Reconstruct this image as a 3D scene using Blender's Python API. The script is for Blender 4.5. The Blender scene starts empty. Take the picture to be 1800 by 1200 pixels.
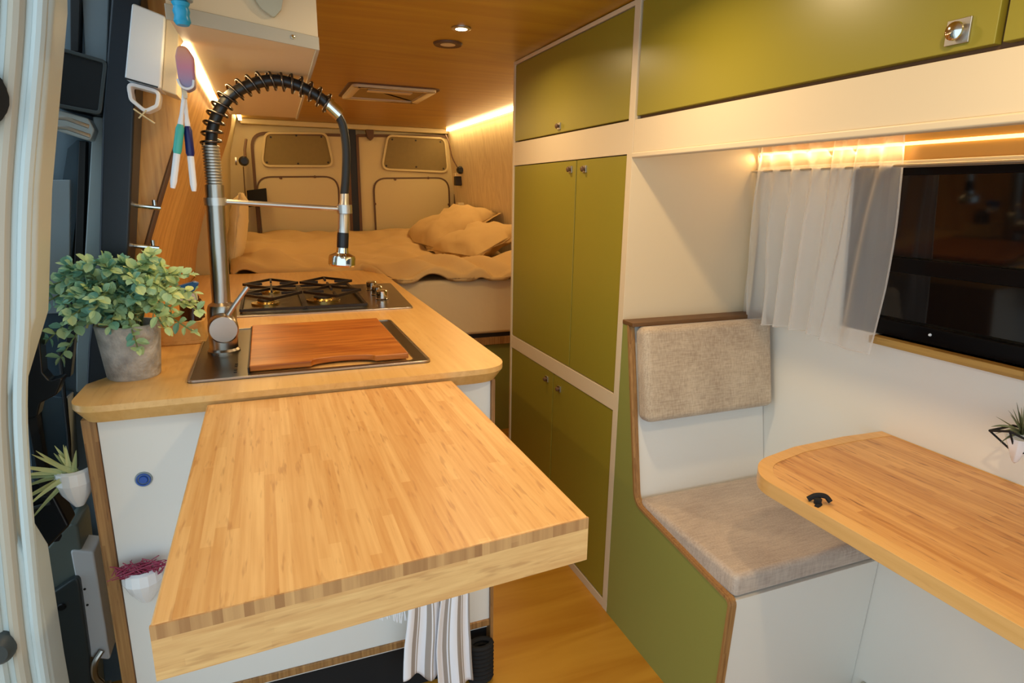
import bpy, bmesh, math, random
from mathutils import Vector, Matrix, noise
random.seed(7)
S = bpy.context.scene
C = S.collection
PI = math.pi

# ------------------------------------------------------------------ camera, world, exposure
H = 1.42
cam_d = bpy.data.cameras.new('camera'); cam = bpy.data.objects.new('camera', cam_d); C.objects.link(cam)
yaw, pitch, roll, fpx = 0.38113, -0.23535, 0.0142, 1073.92
fw = Vector((math.sin(yaw)*math.cos(pitch), math.cos(yaw)*math.cos(pitch), math.sin(pitch)))
rt = Vector((math.cos(yaw), -math.sin(yaw), 0)); up = rt.cross(fw)
rt2 = rt*math.cos(roll) + up*math.sin(roll); up2 = rt2.cross(fw)
M = Matrix((rt2, up2, -fw)).transposed().to_4x4(); M.translation = (0, 0, H)
cam.matrix_world = M
cam_d.sensor_width = 36; cam_d.lens = fpx/1800*36; cam_d.clip_start = .02
S.camera = cam
S.view_settings.view_transform = 'Standard'; S.view_settings.look = 'None'
S.view_settings.exposure = 0.0; S.view_settings.gamma = 1.0; S.view_settings.use_curve_mapping = False

w = bpy.data.worlds.new('world'); S.world = w; w.use_nodes = True
w.node_tree.nodes['Background'].inputs[0].default_value = (.66, .86, 1.0, 1)
w.node_tree.nodes['Background'].inputs[1].default_value = 1.75
WARM = (1.0, .68, .30)

def area(name, loc, sx, sy, power, color, rot=(0, 0, 0), spread=PI):
    d = bpy.data.lights.new(name, 'AREA'); d.shape = 'RECTANGLE'; d.size = sx; d.size_y = sy
    d.energy = power; d.color = color; d.spread = spread
    o = bpy.data.objects.new(name, d); o.location = loc; o.rotation_euler = rot; C.objects.link(o); return o

# ------------------------------------------------------------------ materials
def srgb(r, g, b):
    f = lambda c: (c/255/12.92) if c/255 <= .04045 else ((c/255+.055)/1.055)**2.4
    return (f(r), f(g), f(b), 1)
def newmat(name):
    m = bpy.data.materials.new(name); m.use_nodes = True
    nt = m.node_tree; return m, nt, nt.nodes['Principled BSDF']
def plain(name, col, rough=.5, metal=0, var=.06, vscale=6, bump=0, bscale=60, spec=.5, coat=0):
    m, nt, b = newmat(name); N, L = nt.nodes, nt.links
    tc = N.new('ShaderNodeTexCoord'); no = N.new('ShaderNodeTexNoise'); no.inputs['Scale'].default_value = vscale
    no.inputs['Detail'].default_value = 4
    L.new(tc.outputs['Object'], no.inputs['Vector'])
    mx = N.new('ShaderNodeMix'); mx.data_type = 'RGBA'
    c = Vector(col[:3])
    mx.inputs['A'].default_value = (*(c*(1-var)), 1); mx.inputs['B'].default_value = (*(c*(1+var)), 1)
    L.new(no.outputs['Fac'], mx.inputs['Factor']); L.new(mx.outputs['Result'], b.inputs['Base Color'])
    b.inputs['Roughness'].default_value = rough; b.inputs['Metallic'].default_value = metal
    b.inputs['Specular IOR Level'].default_value = spec; b.inputs['Coat Weight'].default_value = coat
    if bump:
        n2 = N.new('ShaderNodeTexNoise'); n2.inputs['Scale'].default_value = bscale; n2.inputs['Detail'].default_value = 3
        L.new(tc.outputs['Object'], n2.inputs['Vector'])
        bp = N.new('ShaderNodeBump'); bp.inputs['Strength'].default_value = bump; bp.inputs['Distance'].default_value = .004
        L.new(n2.outputs['Fac'], bp.inputs['Height']); L.new(bp.outputs['Normal'], b.inputs['Normal'])
    return m
def emis(name, col, s):
    m, nt, b = newmat(name)
    b.inputs['Base Color'].default_value = (*col[:3], 1)
    b.inputs['Emission Color'].default_value = (*col[:3], 1); b.inputs['Emission Strength'].default_value = s
    return m
def bamboo(name, c1, c2, cd, grain='y', strip=.02, contrast=1.0, rough=.4, coat=.15, streak=.5, fine=26, across=None, length=.35):
    """strips of wood along an axis, each its own tone, with fine fibres and darker dashes"""
    m, nt, b = newmat(name); N, L = nt.nodes, nt.links
    tc = N.new('ShaderNodeTexCoord'); sp = N.new('ShaderNodeSeparateXYZ'); L.new(tc.outputs['Object'], sp.inputs[0])
    g = {'x': 0, 'y': 1, 'z': 2}[grain]
    acr = across or [a for a in 'xyz' if a != grain][0]
    a = {'x': 0, 'y': 1, 'z': 2}[acr]
    def math_(op, i, v=None, j=None):
        n = N.new('ShaderNodeMath'); n.operation = op; L.new(i, n.inputs[0])
        if j is not None: L.new(j, n.inputs[1])
        elif v is not None: n.inputs[1].default_value = v
        return n.outputs[0]
    si = math_('FLOOR', math_('DIVIDE', sp.outputs[a], strip))
    # staggered boards along the grain
    wn0 = N.new('ShaderNodeTexWhiteNoise'); wn0.noise_dimensions = '1D'; L.new(si, wn0.inputs['W'])
    gl = math_('ADD', math_('DIVIDE', sp.outputs[g], length), None, wn0.outputs['Value'])
    gi = math_('FLOOR', gl)
    cb = N.new('ShaderNodeCombineXYZ'); L.new(si, cb.inputs[0]); L.new(gi, cb.inputs[1])
    wn = N.new('ShaderNodeTexWhiteNoise'); wn.noise_dimensions = '2D'; L.new(cb.outputs[0], wn.inputs['Vector'])
    mp = N.new('ShaderNodeMapping'); L.new(tc.outputs['Object'], mp.inputs[0])
    sc = [fine*6, fine*6, fine*6]; sc[g] = fine*.22; mp.inputs['Scale'].default_value = sc
    n1 = N.new('ShaderNodeTexNoise'); n1.inputs['Scale'].default_value = 1; n1.inputs['Detail'].default_value = 5
    L.new(mp.outputs[0], n1.inputs['Vector'])
    n1f = math_('MULTIPLY', n1.outputs['Fac'], .9)
    wv = math_('MULTIPLY', wn.outputs['Value'], .42*contrast)
    f = math_('SUBTRACT', math_('ADD', n1f, None, wv), .25*contrast+.05)
    cr = N.new('ShaderNodeValToRGB'); L.new(f, cr.inputs[0])
    cr.color_ramp.elements[0].position = .12; cr.color_ramp.elements[0].color = c2
    cr.color_ramp.elements[1].position = .72; cr.color_ramp.elements[1].color = c1
    # dark dashes
    mp2 = N.new('ShaderNodeMapping'); L.new(tc.outputs['Object'], mp2.inputs[0])
    sc = [120, 120, 120]; sc[g] = 14; mp2.inputs['Scale'].default_value = sc
    n2 = N.new('ShaderNodeTexNoise'); n2.inputs['Scale'].default_value = 1; n2.inputs['Detail'].default_value = 2
    L.new(mp2.outputs[0], n2.inputs['Vector'])
    r2 = N.new('ShaderNodeValToRGB'); L.new(n2.outputs['Fac'], r2.inputs[0])
    r2.color_ramp.elements[0].position = .60; r2.color_ramp.elements[0].color = (0, 0, 0, 1)
    r2.color_ramp.elements[1].position = .72; r2.color_ramp.elements[1].color = (streak,)*3+(1,)
    mx = N.new('ShaderNodeMix'); mx.data_type = 'RGBA'; L.new(r2.outputs[0], mx.inputs['Factor'])
    L.new(cr.outputs[0], mx.inputs['A']); mx.inputs['B'].default_value = cd
    L.new(mx.outputs['Result'], b.inputs['Base Color'])
    b.inputs['Roughness'].default_value = rough; b.inputs['Coat Weight'].default_value = coat; b.inputs['Coat Roughness'].default_value = .3
    return m
def veneer(name, c1, c2, grain='x', sc=2.0, rough=.45, joints=None, dist=2.2):
    """large-figured plywood: stretched, warped noise"""
    m, nt, b = newmat(name); N, L = nt.nodes, nt.links
    tc = N.new('ShaderNodeTexCoord'); mp = N.new('ShaderNodeMapping'); L.new(tc.outputs['Object'], mp.inputs[0])
    s = [sc*9]*3; s['xyz'.index(grain)] = sc*1.0; mp.inputs['Scale'].default_value = s
    n = N.new('ShaderNodeTexNoise'); n.inputs['Scale'].default_value = 1; n.inputs['Detail'].default_value = 6
    n.inputs['Distortion'].default_value = dist; L.new(mp.outputs[0], n.inputs['Vector'])
    cr = N.new('ShaderNodeValToRGB'); L.new(n.outputs['Fac'], cr.inputs[0])
    cr.color_ramp.elements[0].position = .3; cr.color_ramp.elements[0].color = c2
    cr.color_ramp.elements[1].position = .7; cr.color_ramp.elements[1].color = c1
    L.new(cr.outputs[0], b.inputs['Base Color']); b.inputs['Roughness'].default_value = rough
    return m
def weave(name, c1, c2, scale=260):
    m, nt, b = newmat(name); N, L = nt.nodes, nt.links
    tc = N.new('ShaderNodeTexCoord')
    fs = []
    for s in ((scale*.12, scale, scale), (scale, scale, scale*.12), (scale*.12, scale*.12, scale)):
        mp = N.new('ShaderNodeMapping'); L.new(tc.outputs['Object'], mp.inputs[0]); mp.inputs['Scale'].default_value = s
        n = N.new('ShaderNodeTexNoise'); n.inputs['Scale'].default_value = 1; n.inputs['Detail'].default_value = 2
        L.new(mp.outputs[0], n.inputs['Vector']); fs.append(n.outputs['Fac'])
    a = N.new('ShaderNodeMath'); a.operation = 'ADD'; L.new(fs[0], a.inputs[0]); L.new(fs[1], a.inputs[1])
    big = N.new('ShaderNodeTexNoise'); big.inputs['Scale'].default_value = 9; L.new(tc.outputs['Object'], big.inputs['Vector'])
    a2 = N.new('ShaderNodeMath'); a2.operation = 'ADD'; L.new(a.outputs[0], a2.inputs[0]); L.new(big.outputs['Fac'], a2.inputs[1])
    a3 = N.new('ShaderNodeMath'); a3.operation = 'DIVIDE'; L.new(a2.outputs[0], a3.inputs[0]); a3.inputs[1].default_value = 3
    cr = N.new('ShaderNodeValToRGB'); L.new(a3.outputs[0], cr.inputs[0])
    cr.color_ramp.elements[0].position = .38; cr.color_ramp.elements[0].color = c2
    cr.color_ramp.elements[1].position = .62; cr.color_ramp.elements[1].color = c1
    L.new(cr.outputs[0], b.inputs['Base Color']); b.inputs['Roughness'].default_value = .95
    b.inputs['Sheen Weight'].default_value = .3
    bp = N.new('ShaderNodeBump'); bp.inputs['Strength'].default_value = .25; bp.inputs['Distance'].default_value = .002
    L.new(a.outputs[0], bp.inputs['Height']); L.new(bp.outputs['Normal'], b.inputs['Normal'])
    return m

MT = {}
MT['table'] = bamboo('table_bamboo', srgb(232, 184, 118), srgb(206, 148, 82), srgb(160, 98, 46), 'y', .016, 1.0, streak=.45, fine=26, across='x', rough=.42)
MT['tableend'] = bamboo('table_end_grain', srgb(228, 184, 120), srgb(204, 152, 92), srgb(160, 105, 55), 'x', .009, .7, streak=.4, fine=34, across='z', rough=.5)
MT['tabledark'] = bamboo('table_upper_end_grain', srgb(206, 158, 100), srgb(160, 112, 64), srgb(130, 82, 44), 'z', .011, 1.3, streak=.2, fine=14, across='x', rough=.5)
MT['walltable'] = bamboo('wall_table_bamboo', srgb(222, 172, 106), srgb(186, 128, 66), srgb(120, 70, 28), 'y', .02, .8, streak=.75, fine=18, across='x', rough=.42)
MT['tablehighlight'] = bamboo('table_edge_highlight', srgb(226, 180, 114), srgb(208, 158, 90), srgb(176, 120, 66), 'y', .1, .3, streak=.2, fine=12, across='z', rough=.4)  # paler table wood, with the light on the rim put into its colour
MT['counter'] = bamboo('counter_bamboo', srgb(230, 186, 118), srgb(212, 162, 90), srgb(180, 125, 60), 'y', .045, .45, streak=.25, fine=10, across='x', rough=.36, length=1.4)
MT['counteredge'] = bamboo('counter_edge_bamboo', srgb(214, 176, 116), srgb(192, 150, 92), srgb(150, 105, 60), 'x', .02, .4, streak=.2, fine=10, across='z', rough=.45)
MT['splash'] = bamboo('bamboo_lining', srgb(224, 178, 106), srgb(190, 136, 66), srgb(150, 96, 44), 'z', .024, 1.0, streak=.35, fine=12, across='y', rough=.45, length=1.2)
MT['ply'] = bamboo('ply_edge', srgb(176, 132, 78), srgb(134, 92, 46), srgb(86, 52, 24), 'z', .006, 1.0, streak=.5, fine=30, across='x', rough=.6)
MT['ceil'] = veneer('ceiling_wood', srgb(184, 142, 34), srgb(166, 120, 20), 'x', .75, .38)
MT['floor'] = veneer('floor_wood', srgb(196, 144, 50), srgb(172, 116, 30), 'x', 1.2, .38, dist=1.2)
MT['board'] = veneer('cutting_board_wood', srgb(200, 122, 48), srgb(150, 74, 22), 'x', 2.0, .32)
MT['osb'] = veneer('patterned_lining', srgb(238, 218, 172), srgb(214, 190, 142), 'z', 1.0, .6, dist=7)
MT['channel'] = plain('channel_wood', srgb(216, 160, 80), .4, var=.08)
MT['green'] = plain('green_laminate', srgb(142, 130, 42), .33, var=.02, vscale=1.5, spec=.5)
MT['greenp'] = plain('green_bench_laminate', srgb(140, 142, 72), .4, var=.02, vscale=1.5)
MT['cream'] = plain('cream_laminate', srgb(216, 197, 164), .42, var=.015, vscale=2)
MT['white'] = plain('white_laminate', srgb(226, 224, 218), .4, var=.012, vscale=2)
MT['whitewall'] = plain('white_wall_panel', srgb(228, 224, 214), .45, var=.012, vscale=2)
MT['metalpaint'] = plain('cream_painted_steel', srgb(204, 184, 132), .42, var=.03, vscale=3)
MT['felt'] = plain('olive_brown_panel', srgb(132, 112, 66), .8, var=.08, vscale=30)
MT['seam'] = plain('brown_seal', srgb(96, 66, 40), .6)
MT['gasket'] = plain('black_rubber', srgb(16, 17, 20), .5, var=.1)
MT['black'] = plain('black_plastic', srgb(10, 12, 18), .35, var=.1)
MT['blackmat'] = plain('matt_black', srgb(16, 16, 18), .85, var=.2)
MT['winblack'] = plain('black_window_frame', srgb(5, 6, 9), .3, spec=.15)
MT['navyblack'] = plain('navy_black_frame', srgb(20, 30, 42), .4, var=.1)
MT['steel'] = plain('brushed_steel', srgb(176, 168, 158), .28, 1, var=.06, vscale=40)
MT['chrome'] = plain('chrome', srgb(220, 216, 210), .09, 1, var=.01)
MT['satin'] = plain('satin_steel', srgb(196, 192, 186), .34, 1, var=.04)
MT['darksteel'] = plain('dark_steel_sink', srgb(112, 106, 92), .3, 1, var=.06, vscale=20)
MT['springmetal'] = plain('dark_spring_metal', srgb(92, 86, 84), .25, 1, var=.02)
MT['iron'] = plain('cast_iron', srgb(30, 20, 18), .5, var=.2, vscale=40)
MT['brass'] = plain('burner_brass', srgb(210, 185, 120), .25, 1)
MT['fabric'] = weave('oatmeal_fabric', srgb(198, 180, 156), srgb(162, 142, 120))
MT['fabricseat'] = weave('seat_fabric', srgb(196, 180, 164), srgb(166, 148, 134), 200)
MT['duvet'] = plain('tan_duvet', srgb(206, 170, 112), .9, var=.05, bump=.25, bscale=30)
MT['sheet'] = plain('cream_sheet', srgb(226, 202, 156), .9, var=.04, bump=.3, bscale=22)
MT['pillow'] = plain('tan_pillow', srgb(208, 172, 112), .9, var=.05, bump=.3, bscale=26)
MT['pillow2'] = plain('cream_pillow', srgb(240, 218, 170), .9, var=.04)
MT['bwhite'] = plain('bright_white_plastic', srgb(236, 238, 242), .35, var=.01)
MT['ceramic'] = plain('white_glazed_ceramic', srgb(236, 238, 240), .18, var=.01)
MT['concrete'] = plain('rough_concrete', srgb(178, 174, 168), .9, var=.75, vscale=32, bump=1.0, bscale=90)
MT['soil'] = plain('dark_soil', srgb(44, 36, 28), .95, var=.3, vscale=60)
MT['stem'] = plain('green_stem', srgb(108, 128, 76), .7)
MT['pillar'] = plain('light_grey_body_paint', srgb(188, 198, 196), .4, var=.03)
MT['beige'] = plain('beige_body_seal', srgb(178, 168, 150), .5, var=.03)
MT['bluegrey'] = plain('blue_grey_door_trim', srgb(104, 120, 130), .45, var=.12, vscale=4)
MT['teal'] = plain('dark_teal_glazing', srgb(62, 78, 90), .2, var=.15, vscale=3)
MT['paleblue'] = plain('pale_blue_panel', srgb(138, 152, 160), .4, var=.1, vscale=8)
MT['lightstrip'] = plain('light_grey_strip', srgb(150, 162, 164), .4, var=.05)
MT['greygreen'] = plain('grey_green_trim', srgb(112, 122, 116), .45, var=.06)
MT['darktrim'] = plain('dark_grey_trim', srgb(52, 60, 62), .45, var=.1)
MT['red'] = plain('pink_red_strands', srgb(150, 50, 80), .6, var=.3, vscale=80)
MT['blue'] = plain('bright_blue_plastic', srgb(30, 150, 190), .3)
MT['blue2'] = plain('blue_plastic', srgb(30, 100, 180), .3)
MT['navy'] = plain('navy_plastic', srgb(14, 20, 92), .35)
MT['tealp'] = plain('teal_plastic', srgb(70, 180, 166), .35)
MT['ringblue'] = plain('blue_button', srgb(36, 84, 170), .3)
MT['greycloth'] = plain('grey_cloth', srgb(178, 178, 160), .85)
MT['greytrim'] = plain('grey_edge_trim', srgb(178, 172, 156), .45)
MT['rope'] = plain('cream_string', srgb(222, 204, 160), .9)
MT['led'] = emis('led_strip', (1, .78, .42), 9)
MT['led2'] = emis('led_strip_window', (1, .70, .26), 2.6)
MT['spot'] = emis('downlight_glow', (1, .84, .52), 14)
def leafmat(name, c1, c2, scale=14):
    m, nt, b = newmat(name); N, L = nt.nodes, nt.links
    at = N.new('ShaderNodeAttribute'); at.attribute_name = 'tone'
    cr = N.new('ShaderNodeValToRGB'); L.new(at.outputs['Fac'], cr.inputs[0])
    cr.color_ramp.elements[0].color = c1; cr.color_ramp.elements[1].color = c2
    L.new(cr.outputs[0], b.inputs['Base Color']); b.inputs['Roughness'].default_value = .55
    return m
MT['leaf'] = leafmat('eucalyptus_leaves', srgb(112, 168, 146), srgb(212, 226, 150))
MT['air'] = leafmat('air_plant_leaves', srgb(150, 166, 118), srgb(206, 216, 160))
MT['air2'] = leafmat('dark_air_plant_leaves', srgb(70, 76, 50), srgb(130, 136, 96))
def glass_dark():
    m, nt, b = newmat('dark_tinted_window')
    b.inputs['Base Color'].default_value = (.002, .003, .004, 1); b.inputs['Roughness'].default_value = .05
    b.inputs['Specular IOR Level'].default_value = .5
    return m
MT['glass'] = glass_dark()
def sheer():
    m, nt, b = newmat('sheer_voile'); N, L = nt.nodes, nt.links
    tr = N.new('ShaderNodeBsdfTransparent'); df = N.new('ShaderNodeBsdfDiffuse'); tl = N.new('ShaderNodeBsdfTranslucent')
    df.inputs[0].default_value = srgb(250, 246, 240); tl.inputs[0].default_value = srgb(250, 246, 240)
    m1 = N.new('ShaderNodeMixShader'); m1.inputs[0].default_value = .4; L.new(df.outputs[0], m1.inputs[1]); L.new(tl.outputs[0], m1.inputs[2])
    lw = N.new('ShaderNodeLayerWeight'); lw.inputs[0].default_value = .35
    mr = N.new('ShaderNodeMapRange'); L.new(lw.outputs['Facing'], mr.inputs[0]); mr.inputs['To Min'].default_value = .34; mr.inputs['To Max'].default_value = .95
    m2 = N.new('ShaderNodeMixShader'); L.new(mr.outputs[0], m2.inputs[0]); L.new(tr.outputs[0], m2.inputs[1]); L.new(m1.outputs[0], m2.inputs[2])
    L.new(m2.outputs[0], nt.nodes['Material Output'].inputs[0])
    return m
MT['sheer'] = sheer()
def towelmat():
    m, nt, b = newmat('striped_tea_towel'); N, L = nt.nodes, nt.links
    uv = N.new('ShaderNodeUVMap'); sp = N.new('ShaderNodeSeparateXYZ'); L.new(uv.outputs[0], sp.inputs[0])
    mu = N.new('ShaderNodeMath'); mu.operation = 'MULTIPLY'; L.new(sp.outputs[0], mu.inputs[0]); mu.inputs[1].default_value = 2.6
    fr = N.new('ShaderNodeMath'); fr.operation = 'FRACT'; L.new(mu.outputs[0], fr.inputs[0])
    cr = N.new('ShaderNodeValToRGB'); L.new(fr.outputs[0], cr.inputs[0]); cr.color_ramp.interpolation = 'CONSTANT'
    cr.color_ramp.elements[0].color = srgb(236, 236, 242)
    cr.color_ramp.elements[1].position = .5; cr.color_ramp.elements[1].color = srgb(160, 150, 142)
    for p, c in ((.82, srgb(236, 236, 242)), (.90, srgb(170, 160, 150))):
        e = cr.color_ramp.elements.new(p); e.color = c
    L.new(cr.outputs[0], b.inputs['Base Color']); b.inputs['Roughness'].default_value = .9
    return m
MT['towel'] = towelmat()
def capmat():
    m, nt, b = newmat('purple_to_pink_cap'); N, L = nt.nodes, nt.links
    tc = N.new('ShaderNodeTexCoord'); sp = N.new('ShaderNodeSeparateXYZ'); L.new(tc.outputs['Object'], sp.inputs[0])
    mr = N.new('ShaderNodeMapRange'); L.new(sp.outputs[2], mr.inputs[0]); mr.inputs['From Min'].default_value = 1.63; mr.inputs['From Max'].default_value = 1.71
    cr = N.new('ShaderNodeValToRGB'); L.new(mr.outputs[0], cr.inputs[0])
    cr.color_ramp.elements[0].color = srgb(140, 140, 175); cr.color_ramp.elements[1].color = srgb(226, 160, 120)
    e = cr.color_ramp.elements.new(.5); e.color = srgb(206, 130, 150)
    L.new(cr.outputs[0], b.inputs['Base Color']); b.inputs['Roughness'].default_value = .3
    return m
MT['cap'] = capmat()

# ------------------------------------------------------------------ mesh helpers
def box(bm, x0, x1, y0, y1, z0, z1):
    vs = [bm.verts.new((x, y, z)) for x in (x0, x1) for y in (y0, y1) for z in (z0, z1)]
    for f in ((0, 1, 3, 2), (4, 6, 7, 5), (0, 4, 5, 1), (2, 3, 7, 6), (0, 2, 6, 4), (1, 5, 7, 3)):
        bm.faces.new([vs[i] for i in f])
    return vs
def rpoly(pts, rad, n=6):
    out = []; N = len(pts)
    if not hasattr(rad, '__len__'): rad = [rad]*N
    for i in range(N):
        p = Vector(pts[i]); a = Vector(pts[i-1])-p; b = Vector(pts[(i+1) % N])-p
        r = rad[i]
        if r <= 0: out.append(tuple(p)); continue
        an = a.angle(b); d = min(r/math.tan(an/2), a.length*.48, b.length*.48)
        a.normalize(); b.normalize()
        for k in range(n+1):
            t = k/n; out.append(tuple((p+a*d)*(1-t)**2 + p*2*t*(1-t) + (p+b*d)*t*t))
    return out
def prism(bm, pts, h0, h1, ax='z'):
    def P(a, b, h): return {'x': (h, a, b), 'y': (a, h, b), 'z': (a, b, h)}[ax]
    A = [bm.verts.new(P(a, b, h0)) for a, b in pts]; B = [bm.verts.new(P(a, b, h1)) for a, b in pts]
    n = len(pts)
    bm.faces.new(A[::-1]); bm.faces.new(B)
    for i in range(n): bm.faces.new((A[i], A[(i+1) % n], B[(i+1) % n], B[i]))
def ringprism(bm, outer, inner, h0, h1, ax='z'):
    def P(a, b, h): return {'x': (h, a, b), 'y': (a, h, b), 'z': (a, b, h)}[ax]
    n = len(outer); V = []
    for pts in (outer, inner):
        for h in (h0, h1): V.append([bm.verts.new(P(a, b, h)) for a, b in pts])
    o0, o1, i0, i1 = V
    for k in range(n):
        j = (k+1) % n
        bm.faces.new((o0[k], o0[j], o1[j], o1[k])); bm.faces.new((i0[k], i1[k], i1[j], i0[j]))
        bm.faces.new((o0[k], i0[k], i0[j], o0[j])); bm.faces.new((o1[k], o1[j], i1[j], i1[k]))
def inset(pts, d):
    n = len(pts); out = []
    area_ = sum(pts[i][0]*pts[(i+1) % n][1]-pts[(i+1) % n][0]*pts[i][1] for i in range(n))
    s = 1 if area_ > 0 else -1
    for i in range(n):
        p = Vector(pts[i]); a = Vector(pts[i-1]); b = Vector(pts[(i+1) % n])
        e1 = (p-a).normalized() if (p-a).length > 1e-9 else Vector((1, 0)); e2 = (b-p).normalized() if (b-p).length > 1e-9 else e1
        n1 = Vector((-e1.y, e1.x))*s; n2 = Vector((-e2.y, e2.x))*s
        m = (n1+n2); m = m.normalized() if m.length > 1e-6 else n1
        c = max(.5, m.dot(n1)); out.append(tuple(p+m*(d/c)))
    return out
def tube(bm, pts, rad, n=12, cap=True):
    pts = [Vector(p) for p in pts]
    if not hasattr(rad, '__len__'): rad = [rad]*len(pts)
    rings = []; ref = None
    for i, p in enumerate(pts):
        t = (pts[min(i+1, len(pts)-1)]-pts[max(i-1, 0)]).normalized()
        if ref is None:
            ref = t.orthogonal().normalized()
        ref = (ref - t*ref.dot(t)); ref = ref.normalized() if ref.length > 1e-6 else t.orthogonal().normalized()
        bn = t.cross(ref)
        rings.append([bm.verts.new(p+(ref*math.cos(2*PI*k/n)+bn*math.sin(2*PI*k/n))*rad[i]) for k in range(n)])
    for a, b in zip(rings, rings[1:]):
        for k in range(n): bm.faces.new((a[k], a[(k+1) % n], b[(k+1) % n], b[k]))
    if cap: bm.faces.new(rings[0][::-1]); bm.faces.new(rings[-1])
def lathe(bm, prof, c=(0, 0, 0), n=32, axis=(0, 0, 1)):
    """prof: list of (r, h)"""
    q = Vector((0, 0, 1)).rotation_difference(Vector(axis)); c = Vector(c); rings = []
    for r, h in prof:
        if r < 1e-5: rings.append([bm.verts.new(c+q @ Vector((0, 0, h)))])
        else: rings.append([bm.verts.new(c+q @ Vector((r*math.cos(2*PI*k/n), r*math.sin(2*PI*k/n), h))) for k in range(n)])
    for a, b in zip(rings, rings[1:]):
        for k in range(n):
            j = (k+1) % n
            if len(a) == 1 and len(b) == 1: continue
            if len(a) == 1: bm.faces.new((a[0], b[j], b[k]))
            elif len(b) == 1: bm.faces.new((a[k], a[j], b[0]))
            else: bm.faces.new((a[k], a[j], b[j], b[k]))
def catmull(pts, n=8):
    P = [Vector(p) for p in pts]; P = [P[0]*2-P[1]]+P+[P[-1]*2-P[-2]]; out = []
    for i in range(1, len(P)-2):
        for k in range(n):
            t = k/n
            out.append(.5*((2*P[i])+(P[i+1]-P[i-1])*t+(2*P[i-1]-5*P[i]+4*P[i+1]-P[i+2])*t*t+(3*P[i]-P[i-1]-3*P[i+1]+P[i+2])*t**3))
    out.append(P[-2]); return out
def grid(bm, nu, nv, fn, uv=False):
    V = [[bm.verts.new(fn(i/(nu-1), j/(nv-1))) for j in range(nv)] for i in range(nu)]
    ul = bm.loops.layers.uv.new('UVMap') if uv else None
    for i in range(nu-1):
        for j in range(nv-1):
            f = bm.faces.new((V[i][j], V[i+1][j], V[i+1][j+1], V[i][j+1]))
            if uv:
                for l, (a, b) in zip(f.loops, ((i, j), (i+1, j), (i+1, j+1), (i, j+1))): l[ul].uv = (a/(nu-1), b/(nv-1))
    return V
def B(): return bmesh.new()
def obj(name, bm, mat, parent=None, bevel=0, seg=2, smooth=35, subsurf=0, solid=0, label=None, recalc=True):
    if recalc: bmesh.ops.recalc_face_normals(bm, faces=bm.faces)
    me = bpy.data.meshes.new(name); bm.to_mesh(me); bm.free()
    me.materials.append(MT[mat] if isinstance(mat, str) else mat)
    o = bpy.data.objects.new(name, me); C.objects.link(o)
    if smooth:
        me.shade_smooth(); me.set_sharp_from_angle(angle=math.radians(smooth))
    if solid:
        m = o.modifiers.new('solid', 'SOLIDIFY'); m.thickness = solid; m.offset = 0
    if bevel:
        m = o.modifiers.new('bevel', 'BEVEL'); m.width = bevel; m.segments = seg; m.limit_method = 'ANGLE'; m.angle_limit = math.radians(40)
        m.harden_normals = True
    if subsurf:
        m = o.modifiers.new('sub', 'SUBSURF'); m.levels = subsurf; m.render_levels = subsurf
    if parent:
        o.parent = parent
        off = Vector((0, 0, 0)); p = parent
        while p: off += Vector(p.location); p = p.parent
        o.location = -off
    if label: o['label'] = label
    return o
def thing(name, label, cat, loc, group=None):
    o = bpy.data.objects.new(name, None); C.objects.link(o); o.location = loc; o.empty_display_size = .05
    o['label'] = label; o['category'] = cat
    if group: o['group'] = group
    return o
def tag(o, label, cat, group=None):
    o['label'] = label; o['category'] = cat
    if group: o['group'] = group
    return o
def struct(name, bm, mat, **k):
    o = obj(name, bm, mat, **k); o['kind'] = 'structure'; return o
def copytree(r, dx, label, group=None):
    c = r.copy(); C.objects.link(c); c.location = Vector(r.location)+Vector(dx); c['label'] = label
    if group: c['group'] = group
    for ch in r.children:
        d = ch.copy(); C.objects.link(d); d.parent = c
        for g in ch.children:
            e = g.copy(); C.objects.link(e); e.parent = d
    return c
def bx(name, mat, dims, parent=None, bevel=.002, **k):
    b = B(); box(b, *dims); return obj(name, b, mat, parent, bevel=bevel, **k)

# ------------------------------------------------------------------ THE SHELL
b = B(); box(b, -1.8, 1.62, -1.2, 5.5, -.04, 0); struct('floor', b, 'floor', smooth=0)
b = B(); box(b, -.40, 1.75, -.9, 5.45, 1.962, 2.0); struct('ceiling', b, 'ceil', smooth=0)
# right wall: vertical to 1.03, leaning in above; the window is an opening in it
WY1, WY0, WZ0, WZ1 = 1.27, -.55, 1.062, 1.502
def wx(z): return 1.54 if z <= 1.03 else 1.54-(z-1.03)*.075
b = B(); box(b, 1.54, 1.62, -1.2, 1.66, 0, 1.03)
def wslab(bm, y0, y1, z0, z1):
    prism(bm, [(wx(z0+.0001), z0), (wx(z0+.0001)+.08, z0), (wx(z1)+.08, z1), (wx(z1), z1)], y0, y1, 'y')
wslab(b, WY1, 1.66, 1.03, 1.96); wslab(b, -1.2, WY0, 1.03, 1.96)
wslab(b, WY0, WY1, 1.03, WZ0); wslab(b, WY0, WY1, WZ1, 1.96)
struct('wall_right', b, 'whitewall', smooth=0)
b = B(); prism(b, [(1.60, 0), (1.66, 0), (1.66, 1.97), (1.518, 1.97), (1.56, 1.6), (1.60, 1.2)], 1.66, 5.42, 'y')
struct('wall_bedroom_right', b, 'osb', smooth=0)
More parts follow.
